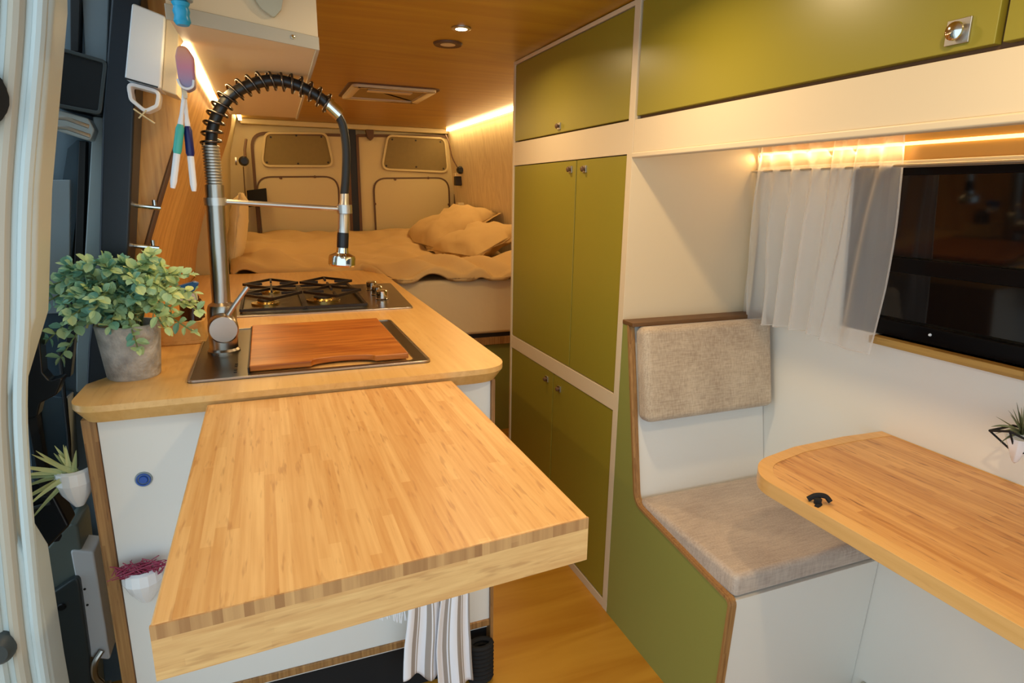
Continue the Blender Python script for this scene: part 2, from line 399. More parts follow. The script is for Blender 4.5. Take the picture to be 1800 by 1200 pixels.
# left wall, bamboo lining curving in toward the roof
LW = [(-.365, .0), (-.365, 1.0), (-.345, 1.12), (-.30, 1.28), (-.225, 1.48), (-.155, 1.66), (-.128, 1.74), (-.09, 1.97)]
b = B(); prism(b, LW+[(-.45, 1.97), (-.45, 0)], 1.86, 3.66, 'y'); struct('wall_left', b, 'splash', smooth=60)
b = B(); prism(b, [(-.25, 0), (-.25, 1.2), (-.21, 1.7), (-.14, 1.97), (-.55, 1.97), (-.55, 0)], 3.66, 5.42, 'y')
struct('wall_bedroom_left', b, 'metalpaint', smooth=60)
b = B(); box(b, -.45, 1.75, 5.42, 5.47, 0, 2.0); struct('wall_rear', b, 'metalpaint', smooth=0)
b = B(); box(b, 1.525, 1.54, -1.0, 1.02, 0, .045); struct('baseboard_right', b, 'greytrim', bevel=.003)

# ---- daylight side: the bodywork round the sliding-door opening at the left
b = B(); prism(b, [(-1.75, 0), (-0.49, 0), (-0.49, 0.93), (-0.4667, 1.0933), (-0.4083, 1.245), (-0.2917, 1.7467), (-0.21, 2), (-1.75, 2)], 1.8492, 1.8958, 'y')
struct('wall_doorway', b, 'bluegrey', smooth=0)
b = B(); prism(b, [(-0.224, 2), (-0.224, 1.8423), (-0.2555, 1.6568), (-0.3115, 1.2882), (-0.3325, 1.1867), (-0.3617, 1.0467), (-0.385, 0.909), (-0.4492, 0.909), (-0.4258, 1.0467), (-0.3815, 1.2345), (-0.3302, 1.5903), (-0.2835, 1.8353), (-0.2742, 2)], 1.7383, 1.8433, 'y')
struct('trim_1', b, 'navyblack', bevel=.006)
# body pillar with raised beads (light grey)
pz = [(2.0, -.262), (1.719, -.296), (1.418, -.359), (1.195, -.395), (1.053, -.45), (.787, -.485), (.709, -.462), (.452, -.468), (0, -.47)]
b = B(); prism(b, [(x, z) for z, x in pz]+[(-1.4, 0), (-1.4, 2.0)], 1.31, 1.40, 'y')
struct('trim_2', b, 'pillar', bevel=.012, seg=3)
for i, (dx, r, mt) in enumerate(((-.014, .011, 'pillar'), (-.045, .013, 'beige'), (-.078, .012, 'pillar'))):
    b = B(); tube(b, catmull([(x+dx, 1.312, z) for z, x in ((2.0, -.262), (1.719, -.300), (1.418, -.362), (1.195, -.398), (1.0, -.43), (.7, -.455), (.452, -.468), (0, -.47))], 6), r, 10)
    struct('trim_%d' % (i+3), b, mt)

t = thing('door_lock_housing', 'glossy black square lock housing beside the dark door seal, upper left', 'lock housing', (-0.3733, 1.75, 1.5833))
b = B(); prism(b, rpoly([(-0.4107, 1.7292), (-0.3057, 1.7047), (-0.3325, 1.5857), (-0.4363, 1.602)], .014), 1.75, 1.8492, 'y'); obj('housing', b, 'black', t, bevel=.006)
b = B(); o1 = rpoly([(-0.4107, 1.7292), (-0.3057, 1.7047), (-0.3325, 1.5857), (-0.4363, 1.602)], .014); ringprism(b, o1, inset(o1, .008), 1.7383, 1.7523, 'y'); obj('rim', b, 'darktrim', t, bevel=.002)
t = thing('door_bracket', 'pale metal door bracket under the black lock housing', 'bracket', (-0.3967, 1.75, 1.5367))
b = B(); prism(b, rpoly([(-0.427, 1.5973), (-0.3617, 1.5787), (-0.3523, 1.5542), (-0.364, 1.5273), (-0.441, 1.553)], .01), 1.75, 1.8492, 'y'); obj('plate', b, 'lightstrip', t, bevel=.004)
for dz in (0, .018):
    b = B(); tube(b, [(-.375, 1.495, 1.537+dz), (-.345, 1.492, 1.535+dz), (-.310, 1.495, 1.522+dz)], .004, 8); obj('rod', b, 'satin', t)
t = thing('sliding_door', 'blue-grey open sliding door trim seen past the plant, with dark glazing', 'door', (-0.4433, 1.8083, 0.4633))
b = B(); prism(b, rpoly([(-0.427, 1.5133), (-0.4025, 1.5367), (-0.3943, 1.5133), (-0.4503, 1.2637), (-0.5017, 0.9533), (-0.5833, 0.93), (-0.4947, 1.2648)], .004), 1.82, 1.8492, 'y'); obj('window_glazing', b, 'teal', t, bevel=.003)
b = B(); prism(b, [(-0.4293, 1.441), (-0.4678, 1.4398), (-0.4947, 1.2648), (-0.525, 1.1167), (-0.4783, 1.1167), (-0.4527, 1.2637)], 1.8107, 1.8223, 'y'); obj('pale_patch', b, 'paleblue', t, bevel=.002, label='pale blue panel')  # lighter bluish patch of the door trim
b = B(); prism(b, [(-0.3978, 1.5308), (-0.3838, 1.5308), (-0.4258, 1.2497), (-0.49, 0.9533), (-0.5075, 0.9533), (-0.4433, 1.2497)], 1.8025, 1.8317, 'y'); obj('seal', b, 'gasket', t, bevel=.002)
b = B(); prism(b, [(-0.3605, 1.588), (-0.3348, 1.5857), (-0.3838, 1.2357), (-0.4223, 1.0583), (-0.4492, 0.9125), (-0.4807, 0.9125), (-0.4667, 1.0233), (-0.42, 1.2497)], 1.7908, 1.8317, 'y'); obj('edge_strip', b, 'lightstrip', t, bevel=.004, label='light grey strip')
b = B(); prism(b, [(-0.371, 1.8867), (-0.35, 1.8867), (-0.3745, 1.7303), (-0.3908, 1.7303)], 1.8083, 1.8433, 'y'); obj('seal', b, 'gasket', t, bevel=.002)
b = B(); prism(b, [(-0.35, 1.9217), (-0.2917, 1.9217), (-0.3232, 1.714), (-0.3675, 1.7233)], 1.8258, 1.8492, 'y'); obj('upper_glazing', b, 'paleblue', t, bevel=.003, label='pale glazing')
b = B(); prism(b, rpoly([(-0.5833, 0.93), (-0.4958, 0.9067), (-0.511, 0.6967), (-0.5483, 0.6558), (-0.5833, 0.6733), (-0.5985, 0.7002)], .008), 1.7733, 1.8375, 'y'); obj('pocket', b, 'teal', t, bevel=.004)
b = B(); tube(b, catmull([(-0.4993, 1.785, 1.0233), (-0.5017, 1.7733, 0.9067), (-0.5087, 1.7675, 0.7667), (-0.5343, 1.7675, 0.6967), (-0.5542, 1.7733, 0.6617)], 6), .005, 8); obj('door_seal', b, 'gasket', t)
b = B(); tube(b, catmull([(-0.56, 1.7733, 0.9125), (-0.5647, 1.7675, 0.8133), (-0.5717, 1.7675, 0.6967)], 4), .009, 8); obj('door_seal', b, 'gasket', t)
t = thing('seat_belt_housing', 'black plastic housing with a hooked arm on the grey door pillar', 'belt housing', (-.50, 1.62, .92))
b = B(); prism(b, rpoly([(-0.4882, 1.1349), (-0.4795, 1.1068), (-0.4849, 1.0204), (-0.4752, 0.9999), (-0.4471, 1.0074), (-0.4666, 0.9664), (-0.4990, 0.9502), (-0.5098, 0.9178), (-0.5670, 0.9178), (-0.5594, 1.0280), (-0.5249, 1.1068)], .008), 1.60, 1.64, 'y')
obj('cover', b, 'black', t, bevel=.005)
b = B(); box(b, -.532, -.512, 1.61, 1.635, .60, .92); obj('belt_strap', b, 'blackmat', t, bevel=.003)
t = thing('door_step_pocket', 'black pointed door pocket beside the low air plant pot', 'pocket', (-.54, 1.6, .56))
b = B(); prism(b, [(-.590, .759), (-.497, .729), (-.478, .651), (-.570, .561), (-.602, .646)], 1.58, 1.64, 'y'); obj('pocket_shell', b, 'black', t, bevel=.006)
b = B(); tube(b, [(-.585, 1.575, .715), (-.545, 1.57, .712), (-.505, 1.575, .718)], .004, 8); obj('lip', b, 'darktrim', t)
t = thing('door_trim_panel', 'grey-green plastic lower door trim with a round hole, left of the counter', 'trim panel', (-0.56, 1.7733, -0.0033))
b = B(); prism(b, rpoly([(-0.7, 0.5333), (-0.6195, 0.4867), (-0.4958, 0.6208), (-0.5017, 0.4633), (-0.5308, 0), (-0.84, 0)], .02), 1.7033, 1.82, 'y'); obj('panel', b, 'greygreen', t, bevel=.012, seg=3)
b = B(); prism(b, rpoly([(-0.574, 0.4225), (-0.5075, 0.4633), (-0.5133, 0.23), (-0.5308, 0.01), (-0.5717, 0.01), (-0.5833, 0.23)], .014), 1.68, 1.715, 'y'); obj('access_cover', b, 'darktrim', t, bevel=.006)
b = B(); lathe(b, [(0, .004), (.008, .004), (.010, 0), (0, 0)], (-0.553, 1.6777, 0.384), 20, (0, -1, 0)); obj('hole_plug', b, 'black', t)
tb = B(); lathe(tb, [(0, .03), (.022, .03), (.03, .02), (.032, 0), (0, 0)], (-.540, 1.31, .555), 24, (0, -1, 0)); tag(obj('door_bumper', tb, 'darktrim'), 'round dark grey bumper low on the light grey pillar at the photo edge', 'bumper')
tb = B(); lathe(tb, [(0, .05), (.035, .045), (.05, .02), (.05, 0), (0, 0)], (-.425, 1.31, 1.565), 24, (0, -1, 0)); tag(obj('pillar_knob', tb, 'blackmat'), 'rough black round knob high on the light grey pillar at the photo edge', 'knob')
t = thing('wall_mounted_box', 'white plastic box with two small dark dots, low beside the wood-edged counter', 'box', (-0.4958, 1.75, 0.2883))
b = B(); prism(b, rpoly([(-0.5215, 0.5275), (-0.4725, 0.51), (-0.4737, 0.1833), (-0.518, 0.2067)], .008), 1.6975, 1.785, 'y'); obj('shell', b, 'bwhite', t, bevel=.005)
for z in (.411, .364):
    b = B(); lathe(b, [(0, .003), (.003, .002), (.003, 0), (0, 0)], (-.504, 1.6975, z), 10, (0, -1, 0)); obj('screw', b, 'black', t)
t = thing('chrome_hook', 'small chrome hook at the foot of the counter wood edge', 'hook', (-0.4958, 1.6917, 0.1133))
b = B(); tube(b, catmull([(-0.4877, 1.6917, 0.2242), (-0.504, 1.68, 0.2008), (-0.5087, 1.68, 0.16), (-0.4958, 1.68, 0.1308)], 5), .008, 10); obj('arm', b, 'steel', t)
b = B(); box(b, -0.5215, -0.4807, 1.6683, 1.7033, 0.1087, 0.1203); obj('foot', b, 'satin', t, bevel=.002)

# ------------------------------------------------------------------ KITCHEN UNIT
CZ = .98
t = thing('kitchen_counter_top', 'long pale bamboo worktop with rounded corners holding sink and hob', 'worktop', (.1, 2.5, .93))
b = B()
out = rpoly([(-.412, 1.44), (.578, 1.44), (.600, 3.64), (-.36, 3.64), (-.36, 1.70), (-.412, 1.62)], [.07, .10, .05, 0, 0, .02], 8)
# under side: set back so the edge is chamfered
def slab(bm, top, bot, zt, zm, zb):
    n = len(top)
    A = [bm.verts.new((x, y, zt)) for x, y in top]; M_ = [bm.verts.new((x, y, zm)) for x, y in top]; Z_ = [bm.verts.new((x, y, zb)) for x, y in bot]
    bm.faces.new(A); bm.faces.new(Z_[::-1])
    for i in range(n):
        j = (i+1) % n
        bm.faces.new((A[i], M_[i], M_[j], A[j])); bm.faces.new((M_[i], Z_[i], Z_[j], M_[j]))
slab(b, out, inset(out, .022), CZ, CZ-.014, CZ-.044)
obj('worktop', b, 'counter', t, bevel=.004)
t = thing('kitchen_cabinet', 'white fronted kitchen cabinet with ply edges under the bamboo worktop', 'cabinet', (.1, 2.5, 0))
b = B(); box(b, -.372, .535, 1.505, 3.60, .15, .936); obj('carcass', b, 'white', t, smooth=0)
b = B(); box(b, -.372, .538, 1.495, 1.505, .185, .936); obj('front_panel', b, 'white', t, bevel=.001)
b = B(); box(b, -.400, -.373, 1.488, 3.0, 0, .936); obj('side_panel', b, 'ply', t, bevel=.002, label='brown ply edged side panel')
b = B(); box(b, .538, .548, 1.485, 3.60, 0, .936); obj('side_panel', b, 'ply', t, bevel=.001, label='ply edged side panel by the aisle')
b = B(); box(b, -.372, .538, 1.489, 1.505, .165, .186); obj('bottom_rail', b, 'ply', t, bevel=.002)
b = B(); box(b, -.372, .538, 1.52, 1.56, 0.0, .15); obj('recess_shade', b, 'blackmat', t, smooth=0, label='black panel standing for the shade in the open shelf')  # matt black panel puts the shade under the cabinet into colour
t = thing('panel_button', 'round blue ringed push button on the white counter front', 'button', (-.299, 1.495, .78))
b = B(); lathe(b, [(.0, .003), (.012, .003), (.0175, .003), (.018, 0), (0, 0)], (-.299, 1.495, .78), 28, (0, -1, 0)); obj('bezel', b, 'paleblue', t)
b = B(); lathe(b, [(.0, .006), (.008, .006), (.010, .003), (0, .003)], (-.299, 1.494, .78), 24, (0, -1, 0)); obj('cap', b, 'ringblue', t)
b = B(); lathe(b, [(.0115, .003), (.012, .0055), (.0145, .0055), (.015, .003)], (-.299, 1.494, .78), 28, (0, -1, 0)); obj('ring', b, 'ringblue', t)

# flap table in front of the counter
t = thing('bamboo_flap_table', 'thick striped bamboo table flap jutting out in front of the counter', 'table', (.13, 1.05, .89))
b = B(); box(b, -.149, .412, .695, 1.437, .889, .96)
for v in b.verts:
    if v.co.y < 1: v.co.y += .02*(v.co.x-.13)/.28
obj('table_top', b, 'table', t, bevel=.0035)
b = B(); prism(b, [(-.148, .676), (.411, .7055), (.411, .7055-.001), (-.148, .675)], .9425, .9585, 'z'); obj('edge_shading', b, 'ply', t, smooth=0) if False else b.free()
b = B()
v = [b.verts.new(p) for p in ((-.1485, .6855, .890), (.4115, .7145, .890), (.4115, .7145, .9425), (-.1485, .6855, .9425))]
b.free()
ya, yb_ = .695+.02*(-.149-.13)/.28, .695+.02*(.412-.13)/.28
b = B(); prism(b, [(-.149, ya-.0012), (.412, yb_-.0012), (.412, yb_+.003), (-.149, ya+.003)], .8895, .9415, 'z'); obj('lower_edge', b, 'tableend', t, smooth=0, label='pale bamboo lower edge layer')
b = B(); prism(b, [(-.149, ya-.0012), (.412, yb_-.0012), (.412, yb_+.003), (-.149, ya+.003)], .9415, .9590, 'z'); obj('upper_edge', b, 'tabledark', t, smooth=0, label='browner upper edge layer of end grain strips')
for x in (0.0, .28):
    b = B(); box(b, x-.015, x+.015, 1.38, 1.495, .80, .889); box(b, x-.015, x+.015, 1.1, 1.40, .87, .889); obj('support_bracket', b, 'steel', t, bevel=.002)

# sink
t = thing('sink', 'inset dark steel sink with wide rim under the cutting board', 'sink', (.1, 1.83, CZ))
so = rpoly([(-.198, 1.545), (.388, 1.545), (.388, 2.125), (-.198, 2.125)], .02)
si = rpoly([(-.065, 1.575), (.350, 1.575), (.350, 2.095), (-.065, 2.095)], .03)
b = B(); ringprism(b, so, si, CZ-.004, CZ+.004); obj('rim', b, 'darksteel', t, bevel=.0015)
b = B(); ringprism(b, rpoly([(-.198, 1.545), (.388, 1.545), (.388, 2.125), (-.198, 2.125)], .02), inset(so, .006), CZ+.001, CZ+.007); obj('lip', b, 'steel', t, bevel=.001)
b = B()
def bowl(u, v):
    return (0, 0, 0)
prism(b, si, CZ-.035, CZ-.03); obj('basin', b, 'darksteel', t)
for dy in (1.62, 1.60, 1.66, 1.68):
    b = B(); lathe(b, [(0, .001), (.004, .001), (.004, 0), (0, 0)], (-.095, dy, CZ+.004), 10); obj('overflow_hole', b, 'black', t)
# cutting board with a scooped hand hole
t = thing('cutting_board', 'reddish wooden cutting board with a curved hand cutout lying on the sink', 'cutting board', (.14, 1.82, CZ+.006))
pts = [(-.062, 1.585), (.085, 1.585)]
for k in range(1, 16): a = PI*k/16; pts.append((.165-.08*math.cos(a), 1.585+.030*math.sin(a)))
pts += [(.245, 1.585), (.335, 1.585), (.335, 2.09), (-.062, 2.09)]
b = B(); prism(b, pts, CZ+.006, CZ+.022); obj('board', b, 'board', t, bevel=.003)
b = B(); box(b, -.066, -.0625, 1.58, 2.09, CZ+.004, CZ+.018); obj('edge_strip', b, 'iron', t, label='dark left edge')

# hob
t = thing('gas_hob', 'two-burner steel gas hob with black pan supports and chrome knobs', 'hob', (.2, 2.68, CZ))
so = rpoly([(-.135, 2.345), (.520, 2.345), (.560, 3.03), (-.115, 3.03)], .015)
b = B(); prism(b, so, CZ-.004, CZ+.006); obj('steel_plate', b, 'steel', t, bevel=.002)
b = B(); prism(b, rpoly([(-.11, 2.40), (.36, 2.40), (.37, 2.98), (-.10, 2.98)], .03), CZ+.006, CZ+.0075); obj('well', b, 'darksteel', t)
for (x, y, r) in ((-.02, 2.56, .052), (.20, 2.58, .066), (.0, 2.86, .04)):
    b = B(); lathe(b, [(0, .016), (r*.55, .016), (r*.6, .010), (r*1.0, .010), (r, 0), (0, 0)], (x, y, CZ+.006), 28); o = obj('burner', b, 'brass', t)
    b = B(); lathe(b, [(0, .026), (r*.5, .026), (r*.58, .022), (r*.58, .017), (0, .017)], (x, y, CZ+.006), 28); obj('burner_cap', b, 'iron', o) if True else None
def bar(bm, p, q, w=.009, h=.008):
    p = Vector(p); q = Vector(q); d = (q-p).normalized(); s = d.cross(Vector((0, 0, 1))).normalized()*w/2; u = s.cross(d).normalized()*h/2
    A = [bm.verts.new(p+a*s+c*u) for a, c in ((1, 1), (-1, 1), (-1, -1), (1, -1))]; Bq = [bm.verts.new(q+a*s+c*u) for a, c in ((1, 1), (-1, 1), (-1, -1), (1, -1))]
    bm.faces.new(A); bm.faces.new(Bq[::-1])
    for i in range(4): bm.faces.new((A[i], A[(i+1) % 4], Bq[(i+1) % 4], Bq[i]))
zg = CZ+.052
for gx0, gx1 in ((-.105, .115), (.125, .345)):
    b = B(); cx = (gx0+gx1)/2
    for a_, c_ in (((gx0, 2.40), (gx1, 2.40)), ((gx1, 2.40), (gx1, 2.98)), ((gx1, 2.98), (gx0, 2.98)), ((gx0, 2.98), (gx0, 2.40))):
        bar(b, (*a_, CZ+.016), (*c_, CZ+.016), .010, .010)
    for yc in (2.55, 2.83):
        for px_, py_ in ((gx0, yc), (gx1, yc), (cx, yc-.14), (cx, yc+.14)):
            bar(b, (px_, py_, CZ+.016), (px_, py_, zg+.014), .010, .010)
            dx, dy = cx-px_, yc-py_
            bar(b, (px_, py_, zg), (px_+dx*.68, py_+dy*.68, zg), .008, .010)
        for s0, s1 in (((gx0, yc), (cx, yc+.14)), ((cx, yc+.14), (gx1, yc)), ((gx1, yc), (cx, yc-.14)), ((cx, yc-.14), (gx0, yc))):
            bar(b, (*s0, zg), (*s1, zg), .008, .010)
    for px_, py_ in ((gx0, 2.40), (gx1, 2.40), (gx0, 2.98), (gx1, 2.98)):
        bar(b, (px_, py_, CZ+.006), (px_, py_, CZ+.018), .012, .012)
    obj('pan_support', b, 'iron', t, smooth=0)
for y in (2.56, 2.68, 2.83):
    b = B(); lathe(b, [(0, .004), (.024, .004), (.026, 0), (0, 0)], (.435, y, CZ+.006), 24); o = obj('knob_plate', b, 'black', t)
    b = B(); lathe(b, [(0, .040), (.020, .040), (.024, .036), (.024, .006), (.026, .004), (0, .004)], (.435, y, CZ+.006), 24); obj('knob', b, 'chrome', o)

# ------------------------------------------------------------------ FAUCET
FY = 1.83
t = thing('spring_faucet', 'tall brushed steel kitchen faucet with black coiled spring hose', 'faucet', (-.13, FY, CZ+.006))
fx = -.132
b = B(); lathe(b, [(0, 0), (.042, 0), (.042, .006), (.037, .012), (.037, .120), (.034, .132), (.0235, .140), (.0235, .450), (0, .450)], (fx, FY, CZ+.004), 36)
for v in b.verts: v.co.x += (v.co.z-CZ)*.035
obj('body', b, 'steel', t)
cx = fx+.016
b = B()
prof = [(0, 0)]
for k in range(14):
    h = k*.0075; prof += [(.0175, h), (.0215, h+.002), (.0215, h+.0055), (.0175, h+.0072)]
prof.append((0, .106)); lathe(b, prof, (cx, FY, 1.430), 28); obj('ribbed_sleeve', b, 'satin', t)
arc = catmull([(cx, FY, 1.53), (-.107, FY, 1.577), (-.088, FY, 1.62), (-.058, FY, 1.659), (-.009, FY, 1.688), (.048, FY, 1.704), (.104, FY, 1.697), (.16, FY, 1.671), (.190, FY, 1.648)], 10)
b = B(); tube(b, arc, .0145, 16); obj('hose', b, 'black', t)
# open spring round the hose
b = B(); L_ = [0]
for p, q in zip(arc, arc[1:]): L_.append(L_[-1]+(q-p).length)
tot = L_[-1]; turns = 17; hel = []
ns = turns*20; k = 0
for i in range(ns+1):
    s = tot*i/ns
    while k < len(L_)-2 and L_[k+1] < s: k += 1
    f_ = (s-L_[k])/(L_[k+1]-L_[k]); p = arc[k].lerp(arc[k+1], f_); tg = (arc[k+1]-arc[k]).normalized()
    n1 = Vector((0, 1, 0)); n2 = tg.cross(n1); a = 2*PI*turns*i/ns
    hel.append(p+(n1*math.cos(a)+n2*math.sin(a))*.0235)
tube(b, hel, .0033, 8); obj('spring', b, 'springmetal', t, smooth=60)
b = B(); tube(b, [(.184, FY, 1.653), (.214, FY, 1.626)], .018, 20); tube(b, [(.182, FY, 1.655), (.187, FY, 1.650)], .021, 20); obj('spring_clamp', b, 'chrome', t)
b = B(); tube(b, catmull([(.205, FY, 1.632), (.220, FY, 1.60), (.226, FY, 1.54), (.222, FY, 1.47), (.215, FY, 1.415)], 8), .0115, 16); obj('drop_hose', b, 'gasket', t)
sp = B(); ax = Vector((-.016, 0, -.19)).normalized()
lathe(sp, [(0, -.002), (.010, 0), (.0125, .006), (.0125, .03), (.015, .034), (.015, .10), (.016, .105), (.016, .112), (0, .112)], (.216, FY, 1.420), 24, ax); o = obj('spray_handle', sp, 'satin', t)
sp = B(); lathe(sp, [(0, .11), (.0155, .11), (.0165, .12), (.0165, .150), (.0155, .158), (0, .158)], (.216, FY, 1.420), 24, ax); obj('grip', sp, 'black', o)
sp = B(); lathe(sp, [(0, .155), (.016, .155), (.018, .17), (.036, .178), (.038, .184), (.038, .203), (.034, .208), (0, .208)], (.216, FY, 1.420), 32, ax); obj('spray_head', sp, 'chrome', t)
b = B(); tube(b, [(-.10, FY, 1.392), (.196, FY, 1.375)], .0072, 12); lathe(b, [(.017, -.012), (.021, -.012), (.021, .012), (.017, .012), (.017, -.012)], (.214, FY, 1.374), 24); lathe(b, [(.023, -.010), (.028, -.010), (.028, .010), (.023, .010), (.023, -.010)], (fx+.0145, FY, 1.392), 24); obj('holder_arm', b, 'satin', t)
b = B(); lathe(b, [(0, .080), (.034, .080), (.038, .074), (.038, .025), (0, .025)], (-.129, FY, 1.062), 32, (0.08, -1, 0)); o = obj('handle_hub', b, 'steel', t)
b = B(); tube(b, [(-.118, FY-.055, 1.085), (-.09, FY-.055, 1.125), (-.055, FY-.055, 1.170)], [.0075, .0065, .006], 12); obj('lever', b, 'satin', o)

# ------------------------------------------------------------------ THINGS ON THE COUNTER
def addtone(bm): return bm.faces.layers.float.new('tone')
def leaf(bm, lay, p, d, up_, L, W, tone, fold=.25):
    d = d.normalized(); s = d.cross(up_).normalized(); n = s.cross(d)
    rows = [(0, .04), (.22, .75), (.5, 1.0), (.78, .72), (1, .05)]
    prev = None
    for tt, ww in rows:
        c = p+d*(L*tt)-n*(L*.12*tt*tt)
        r = [bm.verts.new(c-s*W*ww+n*fold*W*ww), bm.verts.new(c), bm.verts.new(c+s*W*ww+n*fold*W*ww)]
        if prev:
            for k in range(2):
                f = bm.faces.new((prev[k], prev[k+1], r[k+1], r[k])); f[lay] = tone
        prev = r
t = thing('eucalyptus_plant', 'bushy grey-green eucalyptus plant in a rough concrete pot on the counter corner', 'potted plant', (-.322, 1.665, CZ))
pc = (-.322, 1.665, CZ)
b = B(); lathe(b, [(0, 0), (.054, 0), (.057, .004), (.069, .128), (.067, .131), (.062, .131), (.058, .105), (0, .105)], pc, 40); obj('pot', b, 'concrete', t)
b = B(); lathe(b, [(0, .112), (.04, .112), (.0575, .106), (0, .1055)], pc, 24); obj('soil', b, 'soil', t)
lf = B(); lay = addtone(lf); st = B(); rnd = random.Random(3)
targets = []
for k in range(34):
    a = rnd.uniform(0, 2*PI); e = rnd.uniform(.05, 1.3); R_ = rnd.uniform(.12, .185)
    targets.append(Vector((math.cos(a)*math.cos(e)*R_*1.02, math.sin(a)*math.cos(e)*R_*.6-.015, .02+math.sin(e)*R_*.98)))
targets += [Vector((-.165, -.02, .075)), Vector((-.15, -.03, .0)), Vector((-.135, -.03, -.045)), Vector((.155, -.03, .05)), Vector((.15, -.02, .09)), Vector((.14, -.04, .0)), Vector((-.14, -.02, .12)), Vector((.03, -.09, -.02)), Vector((-.02, -.08, .03)), Vector((.09, -.09, .02)), Vector((-.08, -.07, .10)), Vector((0.0, -.06, .09)), Vector((.06, -.05, .12)), Vector((-.05, -.08, .06)), Vector((.11, 0, .13)), Vector((-.10, -.05, .02)), Vector((.1, -.05, .06)), Vector((.02, -.07, .06))]
top = Vector((pc[0], pc[1], pc[2]+.11))
for tg in targets:
    st0 = top+Vector((rnd.uniform(-.03, .03), rnd.uniform(-.03, .03), 0)); end = top+tg
    if end.y > 1.715: end.y = 1.715
    if end.x > -.158: end.x = -.158
    if end.x < -.485: end.x = -.485
    mid = (st0+end)/2+Vector((0, 0, .05+.02*rnd.random()))
    pth = catmull([st0, mid, end], 6); tube(st, pth, [.0018]*(len(pth)), 5)
    gold = .7 if tg.x > .05 else .25
    for i in range(3, len(pth)):
        d0 = (pth[i]-pth[i-1]).normalized(); sd = d0.orthogonal().normalized(); sd.rotate(Matrix.Rotation(rnd.uniform(0, 6.28), 3, d0))
        for sgn in (1, -1):
            dd = (sd*sgn*1.0+d0*.5+Vector((rnd.uniform(-.3, .3), rnd.uniform(-.3, .1), rnd.uniform(-.1, .4)))).normalized()
            upv = Vector((rnd.uniform(-.3, .3), -.55, 1)); 
            if abs(dd.dot(upv.normalized())) > .93: upv = Vector((1, 0, .3))
            leaf(lf, lay, pth[i], dd, upv, rnd.uniform(.020, .031), rnd.uniform(.0085, .0125), min(1, max(0, rnd.gauss(gold, .25))))
    d0 = (pth[-1]-pth[-2]).normalized(); leaf(lf, lay, pth[-1], d0, Vector((.1, -.4, 1)), .022, .006, .6)
obj('foliage', lf, 'leaf', t, smooth=0, recalc=False); obj('stems', st, 'stem', t)

t = thing('caddy_tray', 'low rounded light wood tray behind the plant pot by the bamboo lining', 'tray', (-.25, 2.0, CZ))
b = B(); ro = rpoly([(-.318, 1.965), (-.188, 1.965), (-.188, 2.10), (-.318, 2.10)], .025); prism(b, ro, CZ, CZ+.012); obj('base', b, 'counter', t, bevel=.003)
b = B(); ringprism(b, ro, inset(ro, .008), CZ+.010, CZ+.068); obj('side', b, 'counter', t, bevel=.002)
t = thing('scrub_brush', 'blue headed dish brush lying across the jar behind the plant', 'brush', (-.22, 2.0, 1.15))
b = B(); prism(b, rpoly([(-.262, 1.122), (-.205, 1.135), (-.19, 1.158), (-.205, 1.163), (-.262, 1.147)], .006), 1.975, 2.0, 'y'); obj('head', b, 'blue2', t, bevel=.004)
b = B(); box(b, -.258, -.200, 1.978, 1.998, 1.108, 1.127); obj('bristles', b, 'bwhite', t)
t = thing('soap_jar', 'dark brown glass jar standing in the wood tray beside the faucet', 'jar', (-.22, 2.03, CZ+.013))
b = B(); lathe(b, [(0, 0), (.030, 0), (.033, .004), (.033, .10), (.026, .112), (.022, .114), (.022, .122), (0, .122)], (-.222, 2.03, CZ+.012), 28); obj('body', b, plain('amber_glass', srgb(70, 42, 20), .12), t)

# two shell pots and their air plants, red tufts
def blade(bm, lay, p0, d, L, W, droop, tone, upv=Vector((0, 0, 1))):
    pts = []; d = d.normalized()
    for k in range(8):
        s = k/7; pts.append(p0+d*L*s+Vector((0, 0, -droop*s*s)))
    prev = None
    for k, p in enumerate(pts):
        s = k/7; tg = (pts[min(k+1, 7)]-pts[max(k-1, 0)]).normalized(); sd = tg.cross(Vector((.2, -1, .35))).normalized(); n = sd.cross(tg)
        w_ = W*(1-s)**.7+.0003
        r = [bm.verts.new(p-sd*w_+n*w_*.5), bm.verts.new(p), bm.verts.new(p+sd*w_+n*w_*.5)]
        if prev:
            for j in range(2):
                f = bm.faces.new((prev[j], prev[j+1], r[j+1], r[j])); f[lay] = tone
        prev = r
def shell_pot(c, name, label, w=.042):
    t = thing(name, label, 'wall pot', c)
    b = B(); n = 8; rings = []
    prof = [(.25, -.060), (.75, -.028), (1.0, 0), (.98, .026), (.86, .030), (.8, .012), (0.5, .004)]
    for r, h in prof: rings.append([b.verts.new((c[0]+w*r*math.cos(PI+PI*k/n)*1.0, c[1]+w*1.1*r*math.sin(PI+PI*k/n), c[2]+h)) for k in range(n+1)])
    for a, q in zip(rings, rings[1:]):
        for k in range(n): b.faces.new((a[k], a[k+1], q[k+1], q[k]))
    for r0 in rings: pass
    b.faces.new([r[0] for r in rings]+[r[-1] for r in rings[::-1]]) if False else None
    b.faces.new(rings[0]); b.faces.new(rings[-1][::-1])
    obj('bowl', b, 'ceramic', t, smooth=20, solid=.003)
    return t
t = shell_pot((-.325, 1.492, .535), 'shell_wall_pot', 'white faceted wall pot on the counter front, holding red strands')
b = B(); rnd = random.Random(5)
for k in range(70):
    x0 = -.325+rnd.uniform(-.03, .03); a = rnd.uniform(-.4, .5)
    tube(b, catmull([(x0, 1.47, .545), (x0+rnd.uniform(-.03, .03), 1.462+rnd.uniform(-.01, .01), .565+rnd.uniform(0, .025)), (x0+rnd.uniform(-.045, .06), 1.465+rnd.uniform(-.015, .01), .57+rnd.uniform(-.01, .03))], 4), .0011, 4, False)
